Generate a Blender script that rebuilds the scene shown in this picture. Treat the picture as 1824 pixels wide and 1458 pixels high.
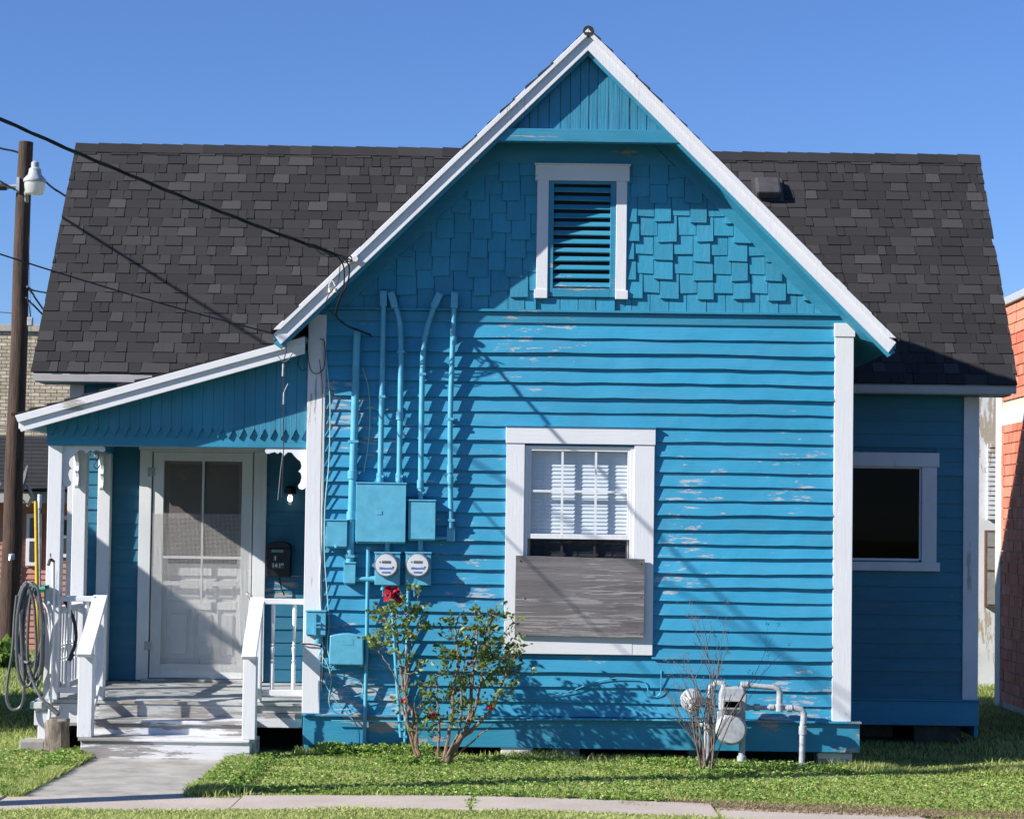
import bpy, math, random
import numpy as np
from mathutils import Vector, Matrix
random.seed(7); np.random.seed(7)
for o in list(bpy.data.objects): bpy.data.objects.remove(o)
SC = bpy.context.scene; COL = SC.collection
# ------------------------------------------------------------------ camera
CAM = Vector((0, -17.0, 1.86)); F = 3740.0; W, H = 1824, 1458
PITCH, YAW, ROLL = math.radians(2.2), math.radians(0.31), math.radians(0.8)
fw = Vector((-math.sin(YAW)*math.cos(PITCH), math.cos(YAW)*math.cos(PITCH), math.sin(PITCH)))
rt0 = Vector((math.cos(YAW), math.sin(YAW), 0)); up0 = rt0.cross(fw)
rt = rt0*math.cos(ROLL) + up0*math.sin(ROLL); up = -rt0*math.sin(ROLL) + up0*math.cos(ROLL)
SH = 206 - F*math.tan(PITCH)
cd = bpy.data.cameras.new('camera'); cam = bpy.data.objects.new('camera', cd); COL.objects.link(cam)
M3 = Matrix((rt, up, -fw)).transposed()
cam.matrix_world = Matrix.Translation(CAM) @ M3.to_4x4()
cd.sensor_width = 36; cd.lens = F/W*36; cd.shift_y = SH/W; cd.clip_end = 2000; cd.clip_start = .1
cd.dof.use_dof = True; cd.dof.focus_distance = 17.0; cd.dof.aperture_fstop = 5.0
SC.camera = cam
def at(px, py, Y):
    """point of the place at depth Y seen at pixel (px,py) of the photograph"""
    d = fw*F + rt*(px-W/2) + up*(H/2-py+SH)
    return CAM + d*((Y-CAM.y)/d.y)
# ------------------------------------------------------------------ light
LDIR = Vector((2.2, 1.0, -1.40)).normalized()
world = bpy.data.worlds.new('World'); SC.world = world; world.use_nodes = True
wn = world.node_tree; wn.nodes.clear()
sky = wn.nodes.new('ShaderNodeTexSky'); sky.sky_type = 'NISHITA'; sky.sun_disc = False
sky.sun_elevation = math.asin(-LDIR.z); sky.sun_rotation = math.atan2(-LDIR.x, -LDIR.y)
sky.air_density = 1.0; sky.dust_density = 0.0; sky.ozone_density = 3.0; sky.altitude = 0
bg = wn.nodes.new('ShaderNodeBackground'); bg.inputs[1].default_value = 0.05
wo = wn.nodes.new('ShaderNodeOutputWorld')
tint = wn.nodes.new('ShaderNodeMix'); tint.data_type = 'RGBA'; tint.blend_type = 'MULTIPLY'; tint.inputs[0].default_value = 1
tint.inputs[7].default_value = (.84, 1.12, 1.72, 1); wn.links.new(sky.outputs[0], tint.inputs[6]); wn.links.new(tint.outputs[2], bg.inputs[0]); wn.links.new(bg.outputs[0], wo.inputs[0])
sd = bpy.data.lights.new('sun', 'SUN'); sd.energy = 5.0; sd.angle = math.radians(.53); sd.color = (1, .965, .92)
sun = bpy.data.objects.new('sun', sd); COL.objects.link(sun); sun.rotation_euler = LDIR.to_track_quat('-Z', 'Y').to_euler()
sun.location = (-20, -10, 15)
SC.view_settings.view_transform = 'Standard'; SC.view_settings.look = 'None'
SC.view_settings.exposure = 0.74; SC.view_settings.gamma = 1.0; SC.view_settings.use_curve_mapping = False
SC.render.engine = 'CYCLES'
SC.cycles.max_bounces = 7; SC.cycles.transparent_max_bounces = 24

# ------------------------------------------------------------------ materials
def nmat(name):
    m = bpy.data.materials.new(name); m.use_nodes = True
    nt = m.node_tree; b = nt.nodes['Principled BSDF']
    return m, nt, b
def N(nt, t, **kw):
    n = nt.nodes.new(t)
    for k, v in kw.items(): setattr(n, k, v)
    return n
def pos(nt, scale=(1, 1, 1), loc=(0, 0, 0), space='pos'):
    mp = N(nt, 'ShaderNodeMapping'); mp.inputs['Scale'].default_value = scale; mp.inputs['Location'].default_value = loc
    if space == 'pos': g = N(nt, 'ShaderNodeNewGeometry'); nt.links.new(g.outputs['Position'], mp.inputs[0])
    else: g = N(nt, 'ShaderNodeTexCoord'); nt.links.new(g.outputs['Object'], mp.inputs[0])
    return mp.outputs[0]
def noise(nt, vec, scale, detail=6, rough=.6, dist=0):
    n = N(nt, 'ShaderNodeTexNoise'); n.inputs['Scale'].default_value = scale
    n.inputs['Detail'].default_value = detail; n.inputs['Distortion'].default_value = dist; n.inputs['Roughness'].default_value = rough
    nt.links.new(vec, n.inputs['Vector']); return n.outputs['Fac']
def ramp(nt, fac, stops):
    r = N(nt, 'ShaderNodeValToRGB'); e = r.color_ramp.elements
    while len(e) < len(stops): e.new(.5)
    for i, (p, c) in enumerate(stops):
        e[i].position = p; e[i].color = (c, c, c, 1) if not hasattr(c, '__len__') else (*c[:3], 1)
    nt.links.new(fac, r.inputs[0]); return r.outputs[0]
def mix(nt, fac, a, b, mode='MIX'):
    m = N(nt, 'ShaderNodeMix', data_type='RGBA', blend_type=mode)
    for s, v in ((0, fac), (6, a), (7, b)):
        if hasattr(v, 'is_linked') or hasattr(v, 'links'): nt.links.new(v, m.inputs[s])
        elif s == 0: m.inputs[0].default_value = v
        else: m.inputs[s].default_value = (*v[:3], 1)
    return m.outputs[2]
def bump(nt, b, h, strength=.3, dist=.01, prev=None):
    n = N(nt, 'ShaderNodeBump'); n.inputs['Strength'].default_value = strength; n.inputs['Distance'].default_value = dist
    nt.links.new(h, n.inputs['Height'])
    if prev is not None: nt.links.new(prev, n.inputs['Normal'])
    nt.links.new(n.outputs[0], b.inputs['Normal']); return n.outputs[0]
def paint(name, col, under=(.36, .31, .27), peel=.0, stretch=(1, 1, 1), grain=(1, 1, 1), rough=.55, var=.25,
          gstr=.35, peelscale=7, dirt=.25, gscale=40, rnd=.12, warp=0, soft=1.0):
    m, nt, b = nmat(name)
    base = mix(nt, ramp(nt, noise(nt, pos(nt), 1.7, 4), [(.3, 0), (.7, 1)]), [c*(1-var*.5) for c in col], [min(1, c*(1+var*.35)) for c in col])
    # sun-chalked streaks
    base = mix(nt, ramp(nt, noise(nt, pos(nt, stretch, (3, 1, 2)), 5, 8, .7), [(.45, 0), (.75, var)]), base, [min(1, c*.8+.12) for c in col])
    if rnd:
        oi = N(nt, 'ShaderNodeObjectInfo'); rr = ramp(nt, oi.outputs['Random'], [(0, 1-rnd), (1, 1+0)])
        base = mix(nt, 1.0, base, rr, 'MULTIPLY')
    d = ramp(nt, noise(nt, pos(nt, grain, (7, 3, 9)), 9, 8, .75, warp), [(.55, 0), (.8, dirt)])
    base = mix(nt, d, base, [c*.35+.02 for c in col])
    g = noise(nt, pos(nt, grain), gscale, 6, .7)
    last = None
    if peel > 0:
        n1 = noise(nt, pos(nt, stretch, (11, 5, 4)), peelscale, 10, .72, warp)
        n2 = noise(nt, pos(nt, (1, 1, 1), (2, 8, 1)), 1.1, 3, .5)
        a = N(nt, 'ShaderNodeMath', operation='MULTIPLY_ADD'); nt.links.new(n2, a.inputs[0]); a.inputs[1].default_value = .8; nt.links.new(n1, a.inputs[2])
        T = (.9+(.165-peel)*1.4)/1.3; sc = N(nt, 'ShaderNodeMath', operation='MULTIPLY'); sc.inputs[1].default_value = 1/1.3; nt.links.new(a.outputs[0], sc.inputs[0])
        msk = ramp(nt, sc.outputs[0], [(T, 0), (T+.022, soft)])
        und = mix(nt, noise(nt, pos(nt, grain), 60, 4), [c*.7 for c in under], [min(1, c*1.35) for c in under])
        base = mix(nt, msk, base, und)
        last = bump(nt, b, ramp(nt, msk, [(0, 1), (1, 0)]), .5, .003)
    bump(nt, b, g, gstr, .006, last)
    nt.links.new(base, b.inputs['Base Color']); b.inputs['Roughness'].default_value = rough
    return m
def plain(name, col, rough=.5, metal=0, var=.15, scale=20, bstr=.1, spec=None):
    m, nt, b = nmat(name)
    n = noise(nt, pos(nt, (1, 1, 1)), scale, 6)
    base = mix(nt, ramp(nt, n, [(.3, 0), (.7, 1)]), [c*(1-var) for c in col], [min(1, c*(1+var)) for c in col])
    nt.links.new(base, b.inputs['Base Color']); b.inputs['Roughness'].default_value = rough; b.inputs['Metallic'].default_value = metal
    if bstr: bump(nt, b, n, bstr, .005)
    return m
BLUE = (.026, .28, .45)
SX = (.22, 1, 2.2); GX = (.12, 1, 1.6); GZ = (1.6, 1, .12)
M = {}
M['siding'] = paint('blue_siding_paint', BLUE, soft=.72, peel=.054, stretch=(.3, 1, 1.6), grain=GX, peelscale=15, gstr=.5, under=(.44, .41, .40))
M['siding_shade'] = paint('blue_paint_shade_darkened', (.012, .14, .225), peel=.02, stretch=SX, grain=GX, gstr=.3)  # same house blue, darkened to put the recessed walls' shade into the colour
M['shingle_blue'] = paint('blue_shingle_paint', (.024, .265, .405), peel=.0, stretch=GZ, grain=(1.6, 1, .4), gstr=.55, gscale=22, rnd=.18)
M['trim_blue'] = paint('blue_trim_paint', (.02, .225, .35), peel=.02, stretch=SX, grain=GX, gstr=.5, rnd=0)
M['board_blue'] = paint('blue_vertical_board_paint', (.02, .22, .345), peel=.0, stretch=GZ, grain=(1.8, 1, .06), gstr=1.0, gscale=30, rnd=.1)
M['skirt_blue'] = paint('blue_skirt_paint', (.022, .24, .37), peel=.045, stretch=(.4, 1, 1), grain=GX, gstr=.5, under=(.3, .28, .26), rnd=0)
M['metal_blue'] = plain('blue_painted_metal', (.095, .37, .51), .42, 0, .13, 14, .25)
M['white'] = paint('white_paint', (.68, .675, .68), under=(.35, .32, .28), peel=.02, stretch=GZ, grain=GZ, gstr=.3, dirt=.12, var=.08, rnd=0)
M['white_h'] = paint('white_paint_horizontal', (.68, .675, .68), under=(.35, .32, .28), peel=.02, stretch=SX, grain=GX, gstr=.3, dirt=.12, var=.08, rnd=0)
M['worn_white'] = paint('worn_white_step_paint', (.67, .67, .665), under=(.26, .24, .22), peel=.125, stretch=SX, grain=GX, gstr=.7, dirt=.4, var=.2, rnd=.08)
M['deck'] = paint('worn_grey_deck_paint', (.46, .47, .455), under=(.27, .25, .22), peel=.09, stretch=SX, grain=GX, gstr=.6, dirt=.5, var=.4, rnd=.15)
M['fascia'] = paint('dull_fascia_paint', (.36, .34, .33), peel=.0, stretch=SX, grain=GX, gstr=.2, rnd=0)
M['mauve'] = paint('faded_mauve_white_paint', (.60, .57, .62), peel=.03, stretch=GZ, grain=GZ, gstr=.2, dirt=.2, rnd=0)
M['door'] = paint('off_white_door_paint', (.66, .665, .65), peel=.02, stretch=GZ, grain=GZ, gstr=.2, dirt=.25, rnd=0)
M['plywood'] = paint('weathered_plywood_grey', (.125, .112, .112), under=(.27, .25, .245), peel=.10, stretch=(.15, 1, 4), grain=(.15, 1, 4), gstr=.8, var=.8, dirt=.6, rnd=0, rough=.85, warp=1.6)
M['void'] = plain('dark_interior', (.006, .006, .007), .9, 0, 0, 5, 0)
M['concrete'] = plain('path_concrete', (.36, .335, .295), .9, 0, .3, 4, .5)
M['black'] = plain('black_rubber', (.012, .012, .013), .5, 0, .1, 30, 0)
M['blackmetal'] = plain('black_metal', (.012, .011, .012), .45, .3, .2, 30, 0)
M['galv'] = plain('grey_painted_pipe', (.38, .395, .41), .5, .0, .22, 30, .25)
M['steel'] = plain('dull_steel', (.35, .35, .36), .4, .8, .2, 40, .1)
M['ventmetal'] = plain('brown_vent_metal', (.10, .092, .088), .32, .3, .2, 12, .1)
M['hose'] = plain('grey_hose_rubber', (.10, .105, .11), .45, 0, .15, 30, .1)
M['green_metal'] = plain('green_hanger_metal', (.10, .42, .33), .5, 0, .35, 60, .1)
M['yellow'] = plain('yellow_marker_plastic', (.65, .40, .02), .5, 0, .1, 20, 0)
M['dish'] = plain('grey_dish', (.12, .125, .13), .5, 0, .05, 10, 0)
M['petal'] = plain('crimson_petal', (.30, .006, .025), .5, 0, .4, 60, .2)
M['ceramic'] = plain('white_ceramic', (.7, .66, .62), .25, 0, .1, 20, 0)
M['dial'] = plain('meter_dial_face', (.68, .69, .68), .4, 0, .05, 20, 0)
M['lcd'] = plain('meter_display', (.11, .12, .11), .3, 0, .1, 20, 0)
M['dialblue'] = plain('meter_blue_print', (.08, .18, .55), .5, 0, .1, 20, 0)
M['blinds'] = plain('white_blind_slat', (.62, .66, .70), .45, 0, .03, 20, 0)
M['tan_brick'] = plain('tan_brick', (.50, .42, .30), .9, 0, .22, 5, .2)
M['tan_mortar'] = plain('tan_mortar', (.34, .30, .24), .9, 0, .1, 15, .2)
M['darkpier'] = plain('shade_darkened_pier', (.12, .105, .09), .9, 0, .3, 10, .4)  # block colour darkened to stand in for shade under the right wing
M['rosecane'] = plain('rose_cane', (.20, .13, .08), .8, 0, .4, 40, .3)
M['drycane'] = plain('dry_cane', (.16, .12, .095), .85, 0, .3, 60, .3)

# sidewalk
m, nt, b = nmat('sidewalk_concrete')
n1 = noise(nt, pos(nt), 2.2, 6); n2 = noise(nt, pos(nt), 70, 6, .8)
c = mix(nt, ramp(nt, n1, [(.3, 0), (.7, 1)]), (.52, .435, .36), (.64, .545, .46))
c = mix(nt, ramp(nt, n2, [(.4, .5), (.7, 0)]), c, (.26, .22, .18))
nt.links.new(c, b.inputs['Base Color']); b.inputs['Roughness'].default_value = .92; bump(nt, b, n2, .5, .006); M['sidewalk'] = m
# roof shingle: tone attribute + granules
m, nt, b = nmat('asphalt_shingle')
a = N(nt, 'ShaderNodeAttribute'); a.attribute_name = 'tone'
c = ramp(nt, a.outputs['Fac'], [(0, (.013, .0115, .012)), (.55, (.022, .0195, .0195)), (1, (.046, .042, .042))])
g = noise(nt, pos(nt), 130, 5, .95)
c = mix(nt, 1.0, c, ramp(nt, g, [(.25, .3), (.75, 1.75)]), 'MULTIPLY')
c = mix(nt, ramp(nt, noise(nt, pos(nt), 1.3, 5), [(.5, 0), (.8, .25)]), c, (.02, .019, .02))
nt.links.new(c, b.inputs['Base Color']); b.inputs['Roughness'].default_value = .92; bump(nt, b, g, .6, .004); M['shingle'] = m
# clay tiles / generic tone-attribute material
def tonemat(name, c0, c1, rough=.85, bs=.3, scale=30):
    m, nt, b = nmat(name)
    a = N(nt, 'ShaderNodeAttribute'); a.attribute_name = 'tone'
    c = mix(nt, a.outputs['Fac'], c0, c1)
    n = noise(nt, pos(nt), scale, 6); c = mix(nt, 1.0, c, ramp(nt, n, [(.25, .7), (.75, 1.2)]), 'MULTIPLY')
    nt.links.new(c, b.inputs['Base Color']); b.inputs['Roughness'].default_value = rough; bump(nt, b, n, bs, .006)
    return m
M['tile'] = tonemat('red_clay_tile', (.52, .14, .075), (.66, .24, .15))
M['tbrick'] = tonemat('tan_face_brick', (.36, .30, .21), (.58, .50, .37))
M['pinksiding'] = plain('pink_painted_siding', (.42, .19, .13), .7, 0, .1, 6, .1)
M['mortar'] = plain('pale_mortar', (.55, .46, .38), .9, 0, .15, 12, .3)
M['stucco'] = plain('pale_concrete_band', (.62, .58, .5), .9, 0, .15, 9, .3)
M['corrug'] = paint('weathered_white_metal', (.66, .67, .68), under=(.40, .34, .26), peel=.12, stretch=(3, 1, .5), grain=(3, 1, .5), gstr=.2, rnd=0)
# leaf material
def leafmat(name, c0, c1, trans=.35, rough=.45):
    m, nt, b = nmat(name)
    a = N(nt, 'ShaderNodeAttribute'); a.attribute_name = 'tone'
    c = mix(nt, a.outputs['Fac'], c0, c1)
    nt.links.new(c, b.inputs['Base Color']); b.inputs['Roughness'].default_value = rough
    t = N(nt, 'ShaderNodeBsdfTranslucent'); nt.links.new(c, t.inputs[0])
    ms = N(nt, 'ShaderNodeMixShader'); ms.inputs[0].default_value = trans
    nt.links.new(b.outputs[0], ms.inputs[1]); nt.links.new(t.outputs[0], ms.inputs[2])
    nt.links.new(ms.outputs[0], nt.nodes['Material Output'].inputs[0]); return m
M['roseleaf'] = leafmat('rose_leaf', (.035, .085, .022), (.22, .30, .06))
M['grass'] = leafmat('grass_blades', (.22, .31, .045), (.60, .63, .24), .45, .55)
M['drygrass'] = leafmat('dry_grass_blades', (.22, .15, .08), (.42, .33, .2), .3, .7)
M['weed'] = leafmat('weed_leaves', (.14, .26, .04), (.36, .48, .11))
M['hedge'] = leafmat('hedge_leaves', (.03, .07, .015), (.10, .17, .03))
m, nt, b = nmat('soil_and_turf')
c = mix(nt, ramp(nt, noise(nt, pos(nt), 3, 8), [(.35, 0), (.65, 1)]), (.10, .14, .03), (.20, .25, .07))
c = mix(nt, ramp(nt, noise(nt, pos(nt), 45, 4), [(.4, .7), (.65, 0)]), c, (.06, .045, .025))
nt.links.new(c, b.inputs['Base Color']); b.inputs['Roughness'].default_value = 1; M['ground'] = m
m, nt, b = nmat('asphalt_road')
c = mix(nt, ramp(nt, noise(nt, pos(nt), 90, 3), [(.4, 0), (.6, 1)]), (.04, .04, .042), (.07, .07, .072)); nt.links.new(c, b.inputs['Base Color']); b.inputs['Roughness'].default_value = .9; M['road'] = m
# wood pole
m, nt, b = nmat('creosote_pole')
g = noise(nt, pos(nt, (8, 8, .5)), 6, 8, .7)
c = mix(nt, ramp(nt, g, [(.35, 0), (.65, 1)]), (.02, .012, .009), (.10, .055, .034)); nt.links.new(c, b.inputs['Base Color']); b.inputs['Roughness'].default_value = .85; bump(nt, b, g, .7, .02); M['pole'] = m
m, nt, b = nmat('bark')
g = noise(nt, pos(nt, (5, 5, 1)), 8, 8, .75)
c = mix(nt, ramp(nt, g, [(.35, 0), (.65, 1)]), (.09, .07, .055), (.36, .30, .24)); nt.links.new(c, b.inputs['Base Color']); b.inputs['Roughness'].default_value = .95; bump(nt, b, g, 1, .03); M['bark'] = m
m = bpy.data.materials.new('fly_screen'); m.use_nodes = True; nt = m.node_tree; nt.nodes.clear()
o_ = N(nt, 'ShaderNodeOutputMaterial'); t_ = N(nt, 'ShaderNodeBsdfTransparent'); d_ = N(nt, 'ShaderNodeBsdfDiffuse'); d_.inputs[0].default_value = (.20, .18, .17, 1)
x_ = N(nt, 'ShaderNodeMixShader'); x_.inputs[0].default_value = .5; nt.links.new(t_.outputs[0], x_.inputs[1]); nt.links.new(d_.outputs[0], x_.inputs[2]); nt.links.new(x_.outputs[0], o_.inputs[0]); FLY = m
def glass(name, tint, refl=.08):
    m = bpy.data.materials.new(name); m.use_nodes = True; nt = m.node_tree; nt.nodes.clear()
    o = N(nt, 'ShaderNodeOutputMaterial'); t = N(nt, 'ShaderNodeBsdfTransparent'); t.inputs[0].default_value = (*tint, 1)
    g = N(nt, 'ShaderNodeBsdfGlossy'); g.inputs['Roughness'].default_value = .02
    fr = N(nt, 'ShaderNodeLayerWeight'); fr.inputs[0].default_value = .5
    pw = N(nt, 'ShaderNodeMath', operation='POWER'); pw.inputs[1].default_value = 4; nt.links.new(fr.outputs['Facing'], pw.inputs[0])
    ad = N(nt, 'ShaderNodeMath', operation='MULTIPLY_ADD'); ad.inputs[1].default_value = .6; ad.inputs[2].default_value = refl
    nt.links.new(pw.outputs[0], ad.inputs[0])
    ms = N(nt, 'ShaderNodeMixShader'); nt.links.new(ad.outputs[0], ms.inputs[0]); nt.links.new(t.outputs[0], ms.inputs[1]); nt.links.new(g.outputs[0], ms.inputs[2])
    nt.links.new(ms.outputs[0], o.inputs[0]); return m
M['glass'] = glass('window_glass', (.96, .98, .99), .035); M['screen'] = glass('dark_insect_screen', (.25, .25, .26), .0)
M['darkglass'] = glass('dark_glass', (.2, .2, .22), .008)
m, nt, b = nmat('frosted_lamp_glass'); b.inputs['Base Color'].default_value = (.75, .75, .7, 1); b.inputs['Roughness'].default_value = .3
t = N(nt, 'ShaderNodeBsdfTranslucent'); t.inputs[0].default_value = (.9, .9, .85, 1); ms = N(nt, 'ShaderNodeMixShader'); ms.inputs[0].default_value = .5
nt.links.new(b.outputs[0], ms.inputs[1]); nt.links.new(t.outputs[0], ms.inputs[2]); nt.links.new(ms.outputs[0], nt.nodes['Material Output'].inputs[0]); M['frost'] = m
m, nt, b = nmat('lit_bulb'); b.inputs['Emission Color'].default_value = (1, .97, .9, 1); b.inputs['Emission Strength'].default_value = 2.2; M['bulb'] = m

# ------------------------------------------------------------------ mesh helpers
class MB:
    def __init__(s): s.v = []; s.f = []; s.t = []
    def add(s, vs, fs, tone=None):
        b = len(s.v); s.v += [tuple(p) for p in vs]; s.f += [tuple(b+i for i in f) for f in fs]
        s.t += [(.5 if tone is None else tone)]*len(fs); return s
    def box(s, x0, x1, y0, y1, z0, z1, tone=None):
        if x0 > x1: x0, x1 = x1, x0
        vs = [(x, y, z) for x in (x0, x1) for y in (y0, y1) for z in (z0, z1)]
        return s.add(vs, [(0, 1, 3, 2), (4, 6, 7, 5), (0, 4, 5, 1), (2, 3, 7, 6), (0, 2, 6, 4), (1, 5, 7, 3)], tone)
    def bar(s, a, b, w, h, upv=(0, 0, 1), tone=None):
        a, b = Vector(a), Vector(b); d = (b-a).normalized(); r = d.cross(Vector(upv)).normalized(); u = r.cross(d)
        vs = []
        for p in (a, b):
            for i, j in ((-1, -1), (1, -1), (1, 1), (-1, 1)): vs.append(p+r*(i*w/2)+u*(j*h/2))
        return s.add(vs, [(3, 2, 1, 0), (4, 5, 6, 7), (0, 1, 5, 4), (1, 2, 6, 5), (2, 3, 7, 6), (3, 0, 4, 7)], tone)
    def prism(s, poly, y0, y1, axis='y', tone=None):
        n = len(poly)
        P = (lambda a, b, y: (a, y, b)) if axis == 'y' else (lambda a, b, y: (y, a, b)) if axis == 'x' else (lambda a, b, y: (a, b, y))
        vs = [P(a, b, y0) for a, b in poly] + [P(a, b, y1) for a, b in poly]
        return s.add(vs, [tuple(range(n)), tuple(range(2*n-1, n-1, -1))] + [(i, (i+1) % n, n+(i+1) % n, n+i) for i in range(n)], tone)
    def tube(s, pts, r, n=8, cap=True, tone=None):
        pts = [Vector(p) for p in pts]; rs = r if hasattr(r, '__len__') else [r]*len(pts); vs = []
        prev = None
        for i, p in enumerate(pts):
            d = (pts[min(i+1, len(pts)-1)]-pts[max(i-1, 0)]).normalized()
            if prev is None: a = d.orthogonal().normalized()
            else: a = (prev-d*prev.dot(d)).normalized()
            prev = a; c = d.cross(a)
            for k in range(n): t = 2*math.pi*k/n; vs.append(p+(a*math.cos(t)+c*math.sin(t))*rs[i])
        fs = [(i*n+k, i*n+(k+1) % n, (i+1)*n+(k+1) % n, (i+1)*n+k) for i in range(len(pts)-1) for k in range(n)]
        if cap: fs += [tuple(range(n-1, -1, -1)), tuple((len(pts)-1)*n+k for k in range(n))]
        return s.add(vs, fs, tone)
    def lathe(s, c, prof, n=20, axis='z', tone=None):
        c = Vector(c); vs = []
        for r, h in prof:
            for k in range(n):
                t = 2*math.pi*k/n; a, b = r*math.cos(t), r*math.sin(t)
                vs.append(c+(Vector((a, b, h)) if axis == 'z' else Vector((a, h, b)) if axis == 'y' else Vector((h, a, b))))
        m_ = len(prof); fs = [(i*n+k, i*n+(k+1) % n, (i+1)*n+(k+1) % n, (i+1)*n+k) for i in range(m_-1) for k in range(n)]
        fs += [tuple(range(n-1, -1, -1)), tuple((m_-1)*n+k for k in range(n))]
        return s.add(vs, fs, tone)
    def mesh(s, name):
        me = bpy.data.meshes.new(name); me.from_pydata(s.v, [], s.f)
        me.update()
        at_ = me.attributes.new('tone', 'FLOAT', 'FACE'); at_.data.foreach_set('value', np.array(s.t, dtype=np.float32))
        return me
    def build(s, name, mat, parent=None, bevel=0, smooth=False, **tg):
        me = s.mesh(name); me.materials.append(mat if not isinstance(mat, str) else M[mat])
        o = bpy.data.objects.new(name, me); COL.objects.link(o)
        bpy_recalc(me)
        if smooth:
            me.shade_smooth()
            try: me.set_sharp_from_angle(angle=math.radians(40))
            except Exception: pass
        if bevel:
            bm_ = o.modifiers.new('edge', 'BEVEL'); bm_.width = bevel; bm_.segments = 2; bm_.limit_method = 'ANGLE'
        if parent is not None: o.parent = parent; o.matrix_parent_inverse = parent_inv(parent)
        tag(o, **tg); return o
import bmesh
def bpy_recalc(me):
    bm = bmesh.new(); bm.from_mesh(me); bmesh.ops.recalc_face_normals(bm, faces=bm.faces); bm.to_mesh(me); bm.free()
def parent_inv(p):
    m = Matrix.Identity(4); q = p; chain = []
    while q: chain.append(q.matrix_basis.copy()); q = q.parent
    for c in chain[::-1]: m = m @ c
    # parents other than the root sit at the origin, so this is the root's own transform
    return m.inverted() if p.parent is None else Matrix.Identity(4)
def tag(o, label=None, cat=None, group=None, kind=None):
    if label: o['label'] = label
    if cat: o['category'] = cat
    if group: o['group'] = group
    if kind: o['kind'] = kind
def thing(name, label, cat, loc=(0, 0, 0), group=None):
    o = bpy.data.objects.new(name, None); COL.objects.link(o); o.location = loc; o.empty_display_size = .1
    tag(o, label, cat, group); return o
def gz(x): return -0.022*max(0, min(3.2, x))
def yo(x): return -.11*max(0, -x-.3)
def rnd(a, b): return random.uniform(a, b)
def copy_thing(src, loc, label, dup_children=True):
    c = src.copy(); COL.objects.link(c); c.location = loc; c['label'] = label
    for ch in list(src.children):
        k = ch.copy(); COL.objects.link(k); k.parent = c
        for g_ in list(ch.children):
            q = g_.copy(); COL.objects.link(q); q.parent = k
    return c
def clip(poly, a, b, c):
    """keep a*x+b*z<=c"""
    out = []
    for i in range(len(poly)):
        p, q = poly[i], poly[(i+1) % len(poly)]
        dp, dq = a*p[0]+b*p[1]-c, a*q[0]+b*q[1]-c
        if dp <= 0: out.append(p)
        if dp*dq < 0: t = dp/(dp-dq); out.append((p[0]+t*(q[0]-p[0]), p[1]+t*(q[1]-p[1])))
    return out
def curve(pts, n=8):
    """Catmull-Rom through points"""
    P = [Vector(p) for p in pts]; P = [P[0]*2-P[1]]+P+[P[-1]*2-P[-2]]; out = []
    for i in range(1, len(P)-2):
        for k in range(n):
            t = k/n; p0, p1, p2, p3 = P[i-1:i+3]
            out.append(.5*((2*p1)+(p2-p0)*t+(2*p0-5*p1+4*p2-p3)*t*t+(3*p1-p0-3*p2+p3)*t**3))
    out.append(P[-2]); return out

# ================================================================== SETTING
# ground: one sheet to the horizon, finer near the house
xs = [-400, -120, -40, -20, -12, -8, -6, -5, -4, -3, -2, -1, 0, 1, 2, 3, 4, 5, 6, 8, 12, 20, 40, 120, 400]
ys = [-400, -100, -30, -5.6, -4.6, -4, -3.5, -3, -2.5, -2, -1, 0, 2, 4, 8, 12, 20, 40, 120, 400]
mb = MB(); nx = len(xs)
for y in ys:
    for x in xs: mb.v.append((x, y, gz(x) - (.12 if y < -5.5 else 0)))
mb.f = [(j*nx+i, j*nx+i+1, (j+1)*nx+i+1, (j+1)*nx+i) for j in range(len(ys)-1) for i in range(nx-1)]; mb.t = [.5]*len(mb.f)
mb.build('ground', 'ground', kind='structure')
# street in front of the lot with its kerb
mb = MB().box(-60, 60, -26, -5.9, -.2, -.055); mb.build('road', 'road', kind='structure')
mb = MB()
for i in range(40): mb.box(-60+i*3, -57.01+i*3, -5.9, -5.72, -.2, .075)
mb.build('kerb', 'concrete', kind='structure', bevel=.01)
# sidewalk with separate slabs
swk = bpy.data.objects.new('sidewalk', None); COL.objects.link(swk); swk['kind'] = 'structure'
def slab(name, x0, x1, y0, y1, mat, parent, skew=0, dz=0, follow=True):
    n = 6; mb = MB(); top = []
    for i in range(n+1):
        x = x0+(x1-x0)*i/n
        for y, k in ((y0, 0), (y1, 1)):
            xx = x + (skew*k if i == n else 0); top.append((xx, y+(yo(x) if follow else 0)+rnd(-.012, .012), gz(x)+.012+dz))
    mb.v = top+[(a, b_, -.15) for a, b_, c_ in top]
    mb.f = [(2*i, 2*i+2, 2*i+3, 2*i+1) for i in range(n)]+[(2*i, 2*i+14, 2*i+16, 2*i+2) for i in range(n)]+[(2*i+1, 2*i+3, 2*i+17, 2*i+15) for i in range(n)]+[(0, 1, 15, 14), (12, 26, 27, 13)]
    mb.t = [.5]*len(mb.f)
    return mb.build(name, mat, parent, bevel=.008)
J = [-9.6, -8.1, -6.55, -5.0, -3.42, -1.86, -.31, 1.32]
for i in range(len(J)-1):
    slab('slab', J[i]+.006, J[i+1]-.006, -3.24+rnd(-.01, .01), -2.58+rnd(-.01, .01), 'sidewalk', swk, 0, rnd(-.006, .006))
slab('slab', 1.33, 2.98, -3.34, -2.64, 'sidewalk', swk, -.22, -.01)
pth = bpy.data.objects.new('garden_path', None); COL.objects.link(pth); pth['kind'] = 'structure'
slab('slab', -3.34, -2.24, -2.84, -1.70, 'concrete', pth, 0, -.005, False); slab('slab', -3.34, -2.26, -1.69, -.56, 'concrete', pth, 0, -.008, False)

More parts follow.
